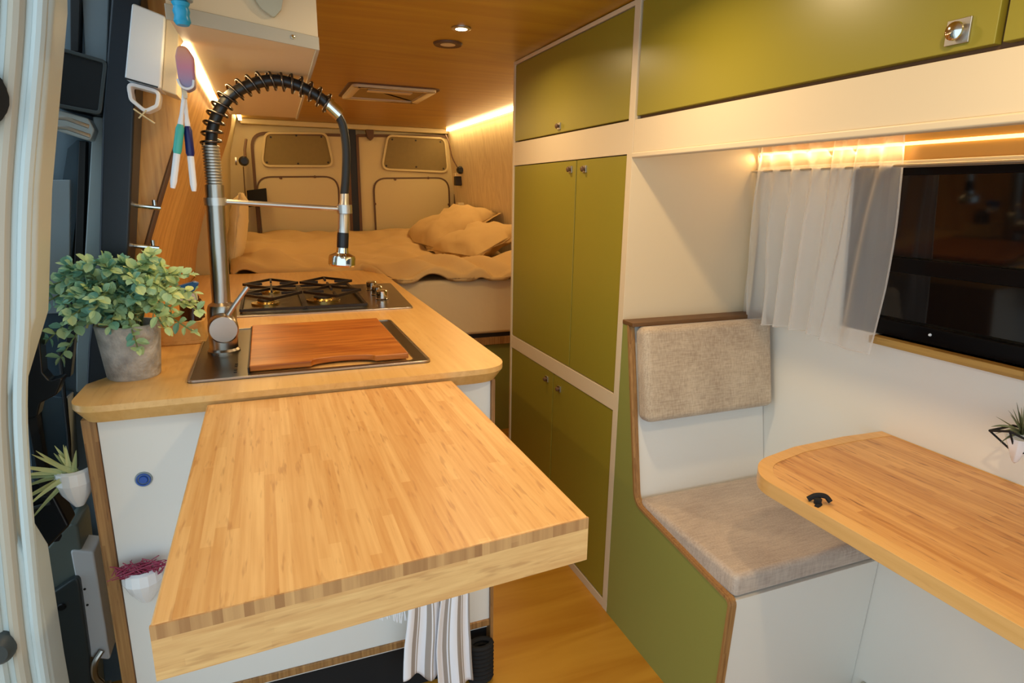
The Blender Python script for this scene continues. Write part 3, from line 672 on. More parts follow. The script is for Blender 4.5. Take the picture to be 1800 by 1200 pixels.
tag(obj('red_strands', b, 'red'), 'tangled pink-red dried strands in the wall pot on the counter front', 'dried plant')
t = shell_pot((-.437, 1.530, .785), 'shell_wall_pot', 'white faceted wall pot on the outer end of the counter, holding an air plant', .037)
b = B(); lay = addtone(b); rnd = random.Random(9); p0 = Vector((-.432, 1.515, .808))
for dx, dz, L, dr in ((-1, .55, .10, .0), (-1, .15, .11, .01), (-1, -.25, .10, .012), (-.8, -.6, .09, .02), (-.6, .9, .07, 0), (-.3, 1, .065, 0), (0, 1, .06, 0), (.3, 1, .055, 0), (-.9, .35, .08, .01), (-.5, .6, .08, .0), (-1, .0, .07, .015), (-.2, .7, .05, 0), (-.7, -.2, .07, .02), (.1, .8, .065, .0), (-.45, 1, .05, 0)):
    blade(b, lay, p0+Vector((rnd.uniform(-.008, .008), rnd.uniform(-.008, .008), 0)), Vector((dx, rnd.uniform(-.5, -.1), dz)), L*1.3, .0062, dr, rnd.random())
tag(obj('air_plant', b, 'air', smooth=0, recalc=False), 'spiky pale green air plant in the wall pot at the counter end', 'air plant')

# towel on a rail below the flap table
t = thing('towel_rail', 'short steel towel bar mounted on the white counter front under the table flap', 'towel rail', (.33, 1.44, .36))
b = B(); tube(b, [(.22, 1.445, .415), (.46, 1.445, .415)], .006, 10)
for x in (.235, .445): tube(b, [(x, 1.445, .415), (x, 1.495, .415)], .005, 10)
obj('bar', b, 'satin', t)
t = thing('tea_towel', 'white tea towel with beige stripes hanging under the table flap', 'towel', (.35, 1.44, .1))
def twl(x0, x1, ztop, zb, yy, ph, amp):
    def f(u, v):
        z = ztop+(zb-ztop)*v; c = (x0+x1)/2; wd = (x1-x0)*(.72+.28*min(1, v*1.6))
        x = c+(u-.5)*wd+.006*math.sin(v*4+ph)
        y = yy-.012*math.sin(u*2*PI*1.6+ph)*(amp*(.4+.6*v))-.0015*math.sin(u*17+v*3)
        zz = z+(.012*math.sin(u*5+ph) if v > .9 else 0)*(v-.9)*10
        return (x, y, zz)
    return f
b = B(); grid(b, 40, 30, twl(.268, .375, .42, .105, 1.430, .6, 1), True); o = obj('left_fall', b, 'towel', t, solid=.003, smooth=80)
b = B(); grid(b, 40, 30, twl(.360, .462, .42, .045, 1.418, 2.4, 1), True); obj('right_fall', b, 'towel', t, solid=.003, smooth=80)
b = B(); rnd = random.Random(2)
for k in range(26):
    x = .205+.004*k/1.4; tube(b, catmull([(x+.01, 1.44, .40), (x+rnd.uniform(-.004, .004), 1.436, .36), (x+rnd.uniform(-.008, .008), 1.436, .335-.03*rnd.random()-.0009*k)], 3), .0018, 5)
obj('fringe', b, 'bwhite', t)
# woven basket in the recess
t = thing('woven_basket', 'dark woven basket on the floor under the kitchen cabinet, right end', 'basket', (.50, 1.47, 0))
b = B()
for k in range(9):
    pts = [(.50+.032*math.cos(a)*(1+.04*((k+j) % 2)), 1.462+.020*math.sin(a)*(1+.04*((k+j) % 2)), .02+k*.014) for j, a in enumerate([2*PI*i/24 for i in range(25)])]
    tube(b, pts, .0078, 6, False)
obj('basket_weave', b, 'blackmat', t)
b = B(); lathe(b, [(0, 0), (.026, 0), (.030, .12), (.026, .12), (.024, .01), (0, .01)], (.50, 1.462, .002), 20); 
for v in b.verts: v.co.y = 1.462+(v.co.y-1.462)*.6
obj('basket_lining', b, 'blackmat', t)

# ------------------------------------------------------------------ LEFT WALL FITTINGS
t = thing('overhead_cupboard', 'cream overhead cupboard above the kitchen counter, grey lower edge', 'cupboard', (.0, 2.2, 1.72))
b = B(); prism(b, [(-.135, 1.34), (.135, 1.477), (.158, 2.86), (-.10, 2.86)], 1.722, 1.961); obj('body', b, 'cream', t, smooth=0)
b = B(); prism(b, [(-.137, 1.336), (.1365, 1.475), (.1365, 1.479), (-.137, 1.342)], 1.716, 1.742); obj('edge_trim', b, 'greytrim', t, bevel=.001)
b = B(); prism(b, [(.130, 1.48), (.1365, 1.475), (.160, 2.86), (.153, 2.86)], 1.716, 1.722); obj('lower_rail', b, 'greytrim', t)
b = B(); lathe(b, [(0, .004), (.004, .003), (.005, 0), (0, 0)], (.081, 1.447, 1.731), 12, (.4, -1, 0)); obj('screw', b, 'chrome', t)
t = thing('under_cupboard_light', 'glowing warm LED strip where overhead cupboard meets the left wall', 'LED strip', (-.115, 2.0, 1.72))
b = B(); prism(b, [(-.134, 1.708), (-.118, 1.718), (-.118, 1.7215), (-.130, 1.7215), (-.137, 1.712)], 1.545, 2.86, 'y'); obj('strip', b, 'led', t)
l = area('under_cupboard_glow', (-.105, 2.2, 1.705), .02, 1.25, 2.6, WARM, (0, math.radians(-18), 0)); l.parent = t; l.location = Vector((-.105, 2.2, 1.705))-Vector(t.location)
b = B(); prism(b, rpoly([(-.02, 1.83), (.075, 1.83), (.062, 1.775), (.047, 1.757), (.025, 1.768)], .006), 1.405, 1.415, 'y')
for v in b.verts: v.co.y += (v.co.x)*.5-.012
tag(obj('grey_cloth', b, 'greycloth'), 'pale grey cloth tip hanging down in front of the overhead cupboard end', 'cloth')

t = thing('soap_dispenser', 'white box dispenser with a looped bottom hanging on the wall beside the black seal', 'dispenser', (-0.232, 1.74, 1.6984))
b = B(); prism(b, rpoly([(-0.2366, 1.8202), (-0.174, 1.8005), (-0.1995, 1.645), (-0.2691, 1.6613)], .006), 1.6878, 1.798, 'y'); o = obj('case', b, 'bwhite', t, bevel=.005)
b = B(); prism(b, rpoly([(-0.2738, 1.659), (-0.1972, 1.6427), (-0.2088, 1.6056), (-0.2378, 1.5905), (-0.2668, 1.6172)], .016), 1.6959, 1.7632, 'y'); 
b.free(); b = B(); o_ = rpoly([(-0.2691, 1.659), (-0.1995, 1.6427), (-0.2088, 1.6056), (-0.2378, 1.5905), (-0.2668, 1.6172)], .016, 5); ringprism(b, o_, inset(o_, .008), 1.6959, 1.74, 'y'); obj('loop', b, 'bwhite', t, bevel=.002)
b = B(); prism(b, [(-0.174, 1.8005), (-0.1485, 1.7935), (-0.1694, 1.6346), (-0.1995, 1.645)], 1.7052, 1.798, 'y'); obj('side', b, 'cream', t, bevel=.003, label='warm beige side')
b = B(); tube(b, [(-0.2575, 1.682, 1.5975), (-0.2378, 1.682, 1.5824), (-0.2181, 1.682, 1.5685)], .0018, 6); tube(b, [(-0.232, 1.682, 1.5963), (-0.2494, 1.682, 1.5778)], .0018, 6); obj('string', b, 'rope', t)
b = B(); box(b, -0.268, -0.2042, 1.6872, 1.689, 1.6607, 1.6642)
for v in b.verts: v.co.z -= (v.co.x+.268)*.23
obj('slot', b, 'black', t)
t = thing('brush_holder', 'oval pink and lilac gradient holder cap above the hanging toothbrushes', 'holder', (-.13, 1.55, 1.64))
b = B(); prism(b, rpoly([(-.148, 1.69), (-.142, 1.712), (-.125, 1.712), (-.112, 1.69), (-.116, 1.632), (-.132, 1.622), (-.146, 1.632)], .012, 5), 1.53, 1.57, 'y'); obj('cap', b, 'cap', t, bevel=.006, seg=3)
b = B(); tube(b, catmull([(-.147, 1.527, 1.645), (-.142, 1.525, 1.632), (-.131, 1.525, 1.627), (-.120, 1.525, 1.632), (-.117, 1.527, 1.645)], 5), .0025, 8); obj('rim', b, 'bwhite', t)
b = B(); tube(b, [(-.130, 1.55, 1.70), (-.130, 1.55, 1.722)], .003, 8); obj('hook', b, 'satin', t)
def brush(top, bot, name, label, gm, grp):
    t = thing(name, label, 'toothbrush', bot, grp); p = Vector(top); q = Vector(bot)
    b = B(); tube(b, catmull([p, p.lerp(q, .33), p.lerp(q, .66), q], 5), [.004]*5+[.0055]*5+[.0068]*5+[.0045], 10); obj('handle', b, 'bwhite', t)
    b = B(); tube(b, [p.lerp(q, .36), p.lerp(q, .40), p.lerp(q, .62), p.lerp(q, .65)], [.006, .0085, .0088, .007], 12); obj('grip', b, gm, t)
    b = B(); box(b, p.x-.004, p.x+.004, p.y-.012, p.y-.003, p.z-.022, p.z); obj('bristles', b, 'cream', t)
brush((-.137, 1.55, 1.632), (-.181, 1.55, 1.424), 'toothbrush', 'white toothbrush with a teal grip hanging on the bamboo wall', 'tealp', 'hanging toothbrushes')
brush((-.140, 1.56, 1.632), (-.141, 1.56, 1.418), 'toothbrush', 'white toothbrush with a navy grip hanging on the bamboo wall', 'navy', 'hanging toothbrushes')
t = thing('blue_scrubber', 'bright blue scrubber hanging above the white dispenser', 'scrubber', (-.13, 1.33, 1.74))
sc = Vector((-.108, 1.30, 0))
b = B(); lathe(b, [(0, 0), (.010, 0), (.014, .006), (.012, .016), (.014, .022), (.012, .030), (.015, .036), (.008, .042), (0, .042)], (sc.x, sc.y, 1.700), 20); obj('head', b, 'blue', t)
b = B(); lathe(b, [(.006, .040), (.020, .040), (.021, .046), (.010, .056), (.006, .070), (.008, .12), (0, .12)], (sc.x, sc.y, 1.700), 20); obj('collar', b, 'lightstrip', t)
t = thing('wall_pipes', 'thin brown upright pipes on the bamboo wall beside the black seal', 'pipes', (-.25, 1.84, 1.0))
for dy in (0, .04):
    b = B(); tube(b, [(-.342, 1.84+dy, 1.12), (-.318, 1.84+dy, 1.20), (-.292, 1.84+dy, 1.28), (-.252, 1.84+dy, 1.39), (-.218, 1.84+dy, 1.48), (-.190, 1.84+dy, 1.55)], .0045, 8); obj('pipe', b, 'seam', t)
for k, (px_, z_) in enumerate(((-.292, 1.377), (-.306, 1.277))):
    t = thing('window_latch', ('upper' if k == 0 else 'lower')+' chrome bar latch on the bamboo wall beside the black seal', 'latch', (px_, 1.8, z_), 'chrome wall latches')
    b = B(); tube(b, [(px_-.006, 1.80, z_+.004), (px_+.050, 1.80, z_-.002)], .0052, 10); obj('bar', b, 'chrome', t)
    b = B(); lathe(b, [(0, 0), (.005, 0), (.005, .018), (0, .018)], (px_+.036, 1.805, z_), 12); obj('pin', b, 'chrome', t)

# ------------------------------------------------------------------ BED AND REAR
t = thing('bed', 'raised bed across the van rear with a cream sheeted mattress', 'bed', (.75, 4.3, 0))
b = B(); prism(b, rpoly([(.63, 3.30), (1.57, 3.30), (1.57, 5.33), (-.20, 5.33), (-.20, 3.70), (.63, 3.70)], [.03, .03, 0, 0, 0, 0]), .625, .95); obj('mattress', b, 'sheet', t, bevel=.035, seg=4)
b = B(); box(b, .62, 1.57, 3.34, 5.33, 0, .585); obj('bed_base', b, 'greenp', t)
b = B(); box(b, .61, 1.57, 3.31, 3.34, .555, .60); obj('front_rail', b, 'ply', t, bevel=.003, label='brown wood rail')
b = B(); box(b, .61, 1.57, 3.325, 3.34, .60, .626); obj('slat_gap', b, 'iron', t)
# duvet
def dh(x, y):
    n = noise.noise(Vector((x*3.1, y*2.2, .3)))*.05+noise.noise(Vector((x*7, y*5, 1.7)))*.035
    z = .985+.12*min(1, max(0, (y-3.8)/1.5))+n
    z += .085*math.exp(-((x-.02)**2/.06+(y-3.95)**2/.05))+.05*math.exp(-((x-1.30)**2/.07+(y-3.55)**2/.02))
    z += .05*math.exp(-((x-.9)**2/.1+(y-3.5)**2/.03))
    r = .07*math.sin((x*1.4+y)*16+3*noise.noise(Vector((x*2, y*2, 5))))*math.exp(-max(0, y-3.4)*2.2)*.35
    return z+r
def duv(u, v):
    x = -.19+u*1.74
    y0 = 3.25+.03*math.sin(x*9) if x > .62 else 3.66
    s = min(1, max(0, (x-.52)/.14)); y0 = 3.67*(1-s)+(3.27+.02*math.sin(x*9))*s
    y = y0+(v-.06)/.94*(5.30-y0) if v > .06 else y0-.012*(1-v/.06)
    z = dh(x, max(y, y0))
    if v < .06: z -= (.045+.02*math.sin(x*13+1))*(1-v/.06)
    else:
        e = min(1, (v-.06)/.04); z -= .018*(1-e)**2
    if u < .02 or u > .98: z -= .01
    return (x, y, max(z, .955))
b = B(); grid(b, 90, 110, duv); o = tag(obj('duvet', b, 'duvet', smooth=180, solid=.02, recalc=False), 'rumpled tan duvet spread over the bed', 'duvet')
def pillow(name, c, sx, sy, sz, rot, mat, label, wr=.0):
    b = B(); bmesh.ops.create_cube(b, size=2); bmesh.ops.subdivide_edges(b, edges=b.edges[:], cuts=9, use_grid_fill=True)
    R_ = Matrix.Rotation(rot[2], 3, 'Z') @ Matrix.Rotation(rot[1], 3, 'Y') @ Matrix.Rotation(rot[0], 3, 'X')
    for v in b.verts:
        x, y, z = v.co
        e = (1-abs(x)**3.2)*(1-abs(y)**3.2)
        p = Vector((x*sx*(1-.06*(1-abs(y))*0-.05*abs(y)**2*0), y*sy, z*sz*(.12+.88*max(0, e)**.45)))
        p += Vector(v.co).normalized()*wr*noise.noise(Vector((x*3, y*3, z*2+c[0]*9)))
        v.co = R_ @ p+Vector(c)
    return tag(obj(name, b, mat, smooth=180), label, 'pillow')
pillow('pillow', (1.30, 4.6, 1.17), .27, .42, .10, (0, math.radians(-26), .05), 'pillow', 'large tan pillow piled against the right wall on the bed', .05)
pillow('pillow', (1.32, 3.98, 1.12), .22, .30, .07, (0, math.radians(-22), .25), 'pillow', 'tan pillow lying nearest the tall cabinet on the bed', .04)
pillow('pillow', (-.155, 4.15, 1.20), .21, .30, .05, (0, math.radians(-80), 0), 'pillow2', 'cream pillow standing upright against the left wall of the bed', .012)

# rear doors
def rear_door(x0, x1, side, label):
    t = thing('rear_door', label, 'door', ((x0+x1)/2, 5.38, .6))
    R0 = .13
    rad = [0, 0, R0, .02] if side > 0 else [0, 0, .02, R0]
    dz = .028 if side > 0 else 0
    out = rpoly([(x0, .55), (x1, .55), (x1, 1.885+(dz*1.2 if side > 0 else 0)), (x0, 1.87+(0 if side < 0 else dz*.6))], rad, 8)
    b = B(); prism(b, out, 5.375, 5.42, 'y'); obj('door_panel', b, 'metalpaint', t, bevel=.01, seg=3)
    b = B(); ringprism(b, out, inset(out, .022), 5.36, 5.378, 'y'); obj('door_seal', b, 'seam', t, bevel=.004)
    if side < 0: wp = [(.020, 1.622), (.545, 1.636), (.503, 1.872), (.062, 1.853)]
    else: wp = [(.957, 1.624), (1.512, 1.614), (1.487, 1.876), (1.013, 1.878)]
    o_ = rpoly(wp, .045, 6)
    b = B(); ringprism(b, inset(o_, -.018), o_, 5.352, 5.378, 'y'); obj('window_frame', b, 'metalpaint', t, bevel=.004)
    b = B(); prism(b, o_, 5.362, 5.376, 'y'); w_ = obj('window_cover', b, 'felt', t, bevel=.002)
    cx_ = sum(p[0] for p in wp)/4
    for sx_, sz_ in ((wp[0][0]+.03, wp[0][1]+.02), (cx_, wp[0][1]+.018), (wp[1][0]-.03, wp[1][1]+.02), (wp[2][0]-.03, wp[2][1]-.02), (cx_, wp[2][1]-.018), (wp[3][0]+.03, wp[3][1]-.02)):
        b = B(); lathe(b, [(0, .004), (.007, .003), (.008, 0), (0, 0)], (sx_, 5.362, sz_), 10, (0, -1, 0)); obj('screw', b, 'iron', w_)
    lp = [(-.025, .6), (.585, .6), (.595, 1.553), (-.045, 1.535)] if side < 0 else [(.88, .6), (1.56, .6), (1.535, 1.565), (.868, 1.545)]
    o_ = rpoly(lp, [.02, .02, .12, .12], 8)
    b = B(); ringprism(b, o_, inset(o_, .010), 5.362, 5.376, 'y'); obj('panel_groove', b, 'seam', t)
    b = B(); prism(b, inset(o_, .012), 5.366, 5.376, 'y'); w_ = obj('lower_panel', b, 'metalpaint', t, bevel=.003)
    for sx_, sz_ in ((lp[3][0]+.19, lp[3][1]-.01), (lp[2][0]-.19, lp[2][1]-.012), (lp[3][0]+.012, 1.33), (lp[2][0]-.008, 1.33)):
        b = B(); lathe(b, [(0, .005), (.010, .004), (.011, 0), (0, 0)], (sx_, 5.362, sz_), 10, (0, -1, 0)); obj('clip', b, 'seam', w_)
    return t
rear_door(-.06, .690, -1, 'left cream rear van door behind the bed, brown window cover')
rear_door(.745, 1.60, 1, 'right cream rear van door behind the bed, brown window cover')
b = B(); box(b, .688, .745, 5.365, 5.42, .55, 1.94); obj('tmp', b, 'gasket')
o = bpy.data.objects['tmp']; o.name = 'trim_6'; o['kind'] = 'structure'
b = B(); box(b, -.12, 1.60, 5.34, 5.42, 1.922, 1.962); struct('trim_7', b, 'metalpaint', bevel=.008)
t = thing('door_catch', 'dark brown catch at the top of the right rear door', 'catch', (.855, 5.36, 1.87))
b = B(); prism(b, rpoly([(.82, 1.925), (.89, 1.925), (.885, 1.86), (.862, 1.838), (.835, 1.86)], .01), 5.335, 5.375, 'y'); obj('body', b, 'seam', t, bevel=.005)
t = thing('reading_lamp', 'small black reading lamp on the left bedroom wall', 'lamp', (-.11, 5.1, 1.63))
b = B(); lathe(b, [(0, 0), (.034, 0), (.036, .02), (.024, .05), (0, .05)], (-.112, 5.1, 1.635), 24, (.1, -1, 0)); obj('head', b, 'black', t)
b = B(); tube(b, [(-.10, 5.15, 1.65), (-.10, 5.2, 1.72), (-.085, 5.25, 1.80)], .010, 8); obj('arm', b, 'seam', t)
b = B(); tube(b, [(-.12, 5.2, 1.60), (-.125, 5.22, 1.30)], .004, 6); obj('cable', b, 'seam', t)
b = B(); lathe(b, [(0, 0), (.03, 0), (.03, .012), (0, .012)], (-.17, 5.12, 1.635), 20, (1, 0, 0)); obj('base', b, 'satin', t)
t = thing('reading_lamp', 'small black reading lamp on the right bedroom wall', 'lamp', (1.53, 5.1, 1.6))
b = B(); lathe(b, [(0, 0), (.03, 0), (.032, .02), (.02, .05), (0, .05)], (1.545, 5.08, 1.615), 24, (-.1, -1, 0)); obj('head', b, 'black', t)
b = B(); tube(b, catmull([(1.545, 5.13, 1.63), (1.50, 5.15, 1.72), (1.475, 5.15, 1.83), (1.46, 5.2, 1.90)], 4), .005, 8); obj('cable', b, 'seam', t)
for k, (x, z0, z1, lab) in enumerate(((1.56, 1.49, 1.565, 'upper dark square hinge cover on the right rear door frame'), (1.585, 1.25, 1.325, 'lower dark square hinge cover on the right rear door frame'))):
    t = thing('hinge_cover', lab, 'hinge', (x, 5.1, z0), 'rear hinge covers')
    b = B(); box(b, x-.045, x+.01, 5.10, 5.16, z0, z1); obj('cover', b, 'iron', t, bevel=.006)
    b = B(); box(b, x-.05, x+.012, 5.10, 5.17, z1, z1+.025); obj('strap', b, 'pillow2', t, bevel=.003)
tb = B(); box(tb, -.11, .03, 5.20, 5.28, 1.30, 1.425)
for v in tb.verts: v.co.z += .02*(v.co.x > 0)
tag(obj('speaker_box', tb, 'blackmat', bevel=.004), 'black box standing in the left rear corner above the bed', 'box')

# ------------------------------------------------------------------ CEILING FITTINGS
t = thing('ceiling_downlight', 'lit round recessed downlight in the wood ceiling', 'ceiling light', (.66, 2.144, 1.95))
b = B(); lathe(b, [(.020, -.001), (.028, -.003), (.033, 0), (.033, .004), (.02, .004)], (.66, 2.144, 1.958), 28); obj('trim_ring', b, 'satin', t)
b = B(); lathe(b, [(0, -.002), (.021, -.002), (.021, .003), (0, .003)], (.66, 2.144, 1.959), 28); obj('diffuser', b, 'spot', t)
def spot(x, y, e, parent=None, size=.06):
    d = bpy.data.lights.new('downlight', 'AREA'); d.shape = 'DISK'; d.size = size; d.energy = e; d.color = (1, .74, .42); d.spread = math.radians(160)
    o = bpy.data.objects.new('downlight_glow', d); C.objects.link(o); o.location = (x, y, 1.95)
    if parent: o.parent = parent; o.location = (x-parent.location.x, y-parent.location.y, 1.95-parent.location.z)
spot(.66, 2.144, 4, t)
LY = [(1.25, .66), (.35, .66), (3.1, .66)]
for y, x in LY[:2]:  # unseen: first follows cabinet highlights, second added to light the foreground
    t2 = copytree(t, (x-.66, y-2.144, 0), 'recessed downlight in the wood ceiling ' + ('nearer the camera' if y > 1 else 'just above the camera, unseen, added to light the foreground'), 'row of ceiling downlights')
    spot(x, y, 1.25, t2)
t['group'] = 'row of ceiling downlights'
t['label'] = 'lit round recessed downlight beside the dark disc in the wood ceiling'
t = thing('ceiling_sensor', 'flat round dark-rimmed disc in the wood ceiling beside the lit downlight', 'ceiling disc', (.678, 2.372, 1.955))
b = B(); lathe(b, [(.028, -.004), (.050, -.006), (.054, 0), (.054, .002), (.028, .002)], (.678, 2.372, 1.960), 32); obj('rim', b, 'seam', t)
b = B(); lathe(b, [(0, -.004), (.028, -.004), (.028, .001), (0, .001)], (.678, 2.372, 1.960), 28); obj('disc', b, 'cream', t)
t = thing('roof_vent', 'rectangular cream framed roof vent in the wood ceiling', 'roof vent', (.68, 3.6, 1.94))
vo = rpoly([(.465, 3.38), (.905, 3.38), (.905, 3.86), (.465, 3.86)], .03)
b = B(); ringprism(b, inset(vo, -.02), vo, 1.957, 1.963); obj('outer_trim', b, 'seam', t)
b = B(); ringprism(b, vo, inset(vo, .045), 1.944, 1.963); obj('frame', b, 'cream', t, bevel=.004)
b = B(); prism(b, inset(vo, .046), 1.954, 1.958); o = obj('blind', b, plain('olive_blind', srgb(150, 130, 80), .7), t)
b = B(); box(b, .56, .80, 3.50, 3.56, 1.947, 1.955); obj('handle', b, 'cream', o, bevel=.003)

# ------------------------------------------------------------------ TALL GREEN CABINET
FX = 1.016
def latch(x, y, z, parent, s=1.0, mat='satin'):
    b = B(); box(b, x-.004, x, y-.016*s, y+.016*s, z-.016*s, z+.016*s); o = obj('latch_plate', b, mat, parent, bevel=.001)
    b = B(); lathe(b, [(0, .013), (.006*s, .013), (.0115*s, .010), (.012*s, .007), (.007*s, .004), (.007*s, 0), (0, 0)], (x-.004, y, z), 20, (-1, 0, 0)); obj('latch_knob', b, 'chrome' if s > .9 else 'seam', o)
t = thing('tall_cabinet', 'tall green-doored storage cabinet with cream frame beside the aisle', 'cabinet', (1.25, 2.08, 0))
b = B(); box(b, FX+.021, 1.515, 1.635, 2.552, .0, 1.955); obj('carcass', b, 'cream', t, smooth=0)
b = B(); box(b, FX-.002, 1.515, 1.605, 1.635, 0, 1.958); obj('side_panel', b, 'cream', t, bevel=.001)
b = B(); box(b, FX-.002, FX+.03, 2.540, 2.556, 0, 1.958); obj('side_panel', b, 'cream', t, bevel=.001)
for z0, z1, nm in ((1.945, 1.958, 'top_rail'), (1.542, 1.636, 'upper_rail'), (.738, .795, 'middle_rail'), (0, .032, 'plinth')):
    b = B(); box(b, FX-.001, FX+.03, 1.634, 2.541, z0, z1); obj(nm, b, 'cream', t, bevel=.001)
def door(par, y0, y1, z0, z1, latches, nm='door', s=.75):
    b = B(); box(b, FX+.001, FX+.019, y0+.002, y1-.002, z0+.002, z1-.002); o = obj(nm, b, 'green', par, bevel=.0015)
    for (y, z) in latches: latch(FX+.001, y, z, o, s)
    return o
b = B(); box(b, FX+.019, FX+.022, 1.634, 2.541, .03, 1.946); obj('shadow_gap', b, 'seam', t, smooth=0)
door(t, 1.638, 2.538, 1.640, 1.944, [(2.106, 1.664)])
door(t, 1.636, 1.960, .796, 1.541, [(1.898, 1.508)]); door(t, 1.962, 2.538, .796, 1.541, [(2.003, 1.51)])
door(t, 1.636, 2.092, .034, .737, [(2.035, .69)]); door(t, 2.094, 2.538, .034, .737, [(2.150, .697)])

t = thing('overhead_locker', 'long green-doored overhead locker above the dinette window', 'locker', (1.25, .5, 1.53))
b = B(); box(b, FX+.021, 1.50, -.6, 1.603, 1.60, 1.957); obj('carcass', b, 'cream', t, smooth=0)
b = B(); box(b, FX-.001, FX+.021, -.6, 1.604, 1.545, 1.636); obj('fascia', b, 'cream', t, bevel=.001)
b = B(); box(b, FX-.006, FX+.024, -.6, 1.604, 1.530, 1.545); obj('light_rail', b, 'cream', t, bevel=.004, seg=3)
b = B(); box(b, FX+.002, FX+.021, -.6, 1.604, 1.949, 1.957); obj('top_rail', b, 'cream', t)
b = B(); box(b, FX+.018, FX+.022, -.6, 1.603, 1.634, 1.95); obj('shadow_gap', b, 'seam', t, smooth=0)
door(t, .645, 1.600, 1.644, 1.948, [(.702, 1.674)], s=1.15); door(t, -.32, .638, 1.644, 1.948, [], s=1.15)

# light channel over the window
t = thing('window_light_channel', 'glowing warm wood light channel above the dinette window', 'light channel', (1.48, .5, 1.5))
b = B(); box(b, 1.488, 1.500, -.6, 1.60, 1.516, 1.602); obj('back_board', b, 'channel', t)
b = B(); box(b, 1.482, 1.488, -.6, 1.60, 1.552, 1.560); obj('led_strip', b, 'led2', t)
b = B(); box(b, 1.478, 1.512, -.6, 1.60, 1.500, 1.516); obj('rail', b, 'cream', t, bevel=.002, label='cream rail')
l = area('window_channel_glow', (0, 0, 0), .02, 2.1, 2.3, WARM, (0, math.radians(200), 0)); l.location = Vector((1.470, .55, 1.545)); l.parent = t; l.location -= Vector(t.location)
l.rotation_euler = (0, math.radians(60), 0)

# window
o = None
b = B()
wo = rpoly([(WY0, WZ0), (WY1, WZ0), (WY1, WZ1), (WY0, WZ1)], [.05, .06, .06, .05], 8)
def wprism(bm, pts, d0, d1, ring=None):
    n = len(pts); V = []
    loops_ = [pts] if ring is None else [pts, ring]
    for P_ in loops_:
        for d in (d0, d1): V.append([bm.verts.new((wx(z)+d, y, z)) for y, z in P_])
    if ring is None:
        bm.faces.new(V[0]); bm.faces.new(V[1][::-1])
        for k in range(n): bm.faces.new((V[0][k], V[0][(k+1) % n], V[1][(k+1) % n], V[1][k]))
    else:
        o0, o1, i0, i1 = V
        for k in range(n):
            j = (k+1) % n
            bm.faces.new((o0[k], o0[j], o1[j], o1[k])); bm.faces.new((i0[k], i1[k], i1[j], i0[j])); bm.faces.new((o0[k], i0[k], i0[j], o0[j])); bm.faces.new((o1[k], o1[j], i1[j], i1[k]))
so_ = [(WY0-.0, WZ0), (WY1+.0, WZ0), (WY1, WZ1), (WY0, WZ1)]
wprism(b, [(WY0, WZ0), (WY1, WZ0), (WY1, WZ1), (WY0, WZ1)], .03, .045)
wn_ = struct('window_1', b, 'glass', smooth=0)
fr_o = rpoly([(WY0+.002, WZ0+.002), (WY1-.002, WZ0+.002), (WY1-.002, WZ1-.002), (WY0+.002, WZ1-.002)], [.001]*4, 8)
fr_i = rpoly([(WY0+.04, WZ0+.045), (WY1-.028, WZ0+.045), (WY1-.028, WZ1-.02), (WY0+.04, WZ1-.02)], [.05]*4, 8)
b = B(); wprism(b, fr_o, .010, .032, fr_i); obj('window_frame', b, 'winblack', wn_, bevel=.003)
b = B(); zc_ = 1.255; wprism(b, [(WY0+.04, zc_-.02), (WY1-.03, zc_-.02), (WY1-.03, zc_+.02), (WY0+.04, zc_+.02)], .016, .032); obj('window_bar', b, 'winblack', wn_, bevel=.003)
b = B(); lathe(b, [(0, .004), (.003, .003), (.004, 0), (0, 0)], (wx(1.09)+.010, 1.01, 1.09), 12, (-1, 0, 0)); obj('window_screw', b, 'bwhite', wn_)
b = B(); box(b, 1.510, 1.560, WY0, 1.15, 1.042, 1.062); o = obj('trim_8', b, 'ply', bevel=.002); o['kind'] = 'structure'
o.data.materials[0] = bamboo('sill_wood', srgb(200, 160, 84), srgb(160, 120, 56), srgb(110, 76, 36), 'y', .01, .6, streak=.3, fine=10, across='z')

# curtain on its rod
t = thing('sheer_curtain', 'white sheer gathered curtain at the left end of the dark window', 'curtain', (1.46, 1.35, 1.03))
def cur(u, v):
    z = 1.598+(1.036-1.598)*v
    s = .5+.5*math.cos(min(1, abs(z-1.505)/.09)*PI) if abs(z-1.505) < .09 else 0   # pinched at the rod
    y0, y1 = 1.585+.012*v, 1.100+.02*v
    uu = u+.035*math.sin(u*2*PI*1.0)*.4
    yy = y0+(y1-y0)*uu
    gather = math.exp(-((u-.35)/.28)**2)
    amp = (.010+.010*gather)*(.55+.9*min(1, v*1.4))*(1-.45*v*(u > .6))
    x = 1.458-.006*v+.045*(v**2)*0+amp*.9*math.sin(u*2*PI*(9-2*u)+1.6*math.sin(v*2.6+u*7))+.0035*math.sin(u*61+v*5+3*math.sin(u*9))*(1.6-v)+.004*noise.noise(Vector((u*9, v*4, 3)))
    x += .02*v
    yy += .008*math.sin(v*3+u*14)*(.3+v)-.016*math.sin(v*PI)*(u > .96)
    zz = z+(-.012*u-.006*math.sin(u*9))*v
    return (min(x, wx(z)-.012), yy, zz)
b = B(); grid(b, 260, 40, cur); obj('voile', b, 'sheer', t, smooth=180, recalc=False)
b = B()
for uu in (1.0,):
    tube(b, [cur(uu, k/20) for k in range(21)], .0022, 6)
tube(b, [cur(k/120, 1.0) for k in range(121)], .0016, 5); obj('hem', b, 'sheer', t)
b = B(); tube(b, [(1.462, -.5, 1.503), (1.462, 1.60, 1.503)], .004, 8); tag(obj('curtain_rod', b, 'satin'), 'thin metal curtain rod along the top of the dark window', 'curtain rod')

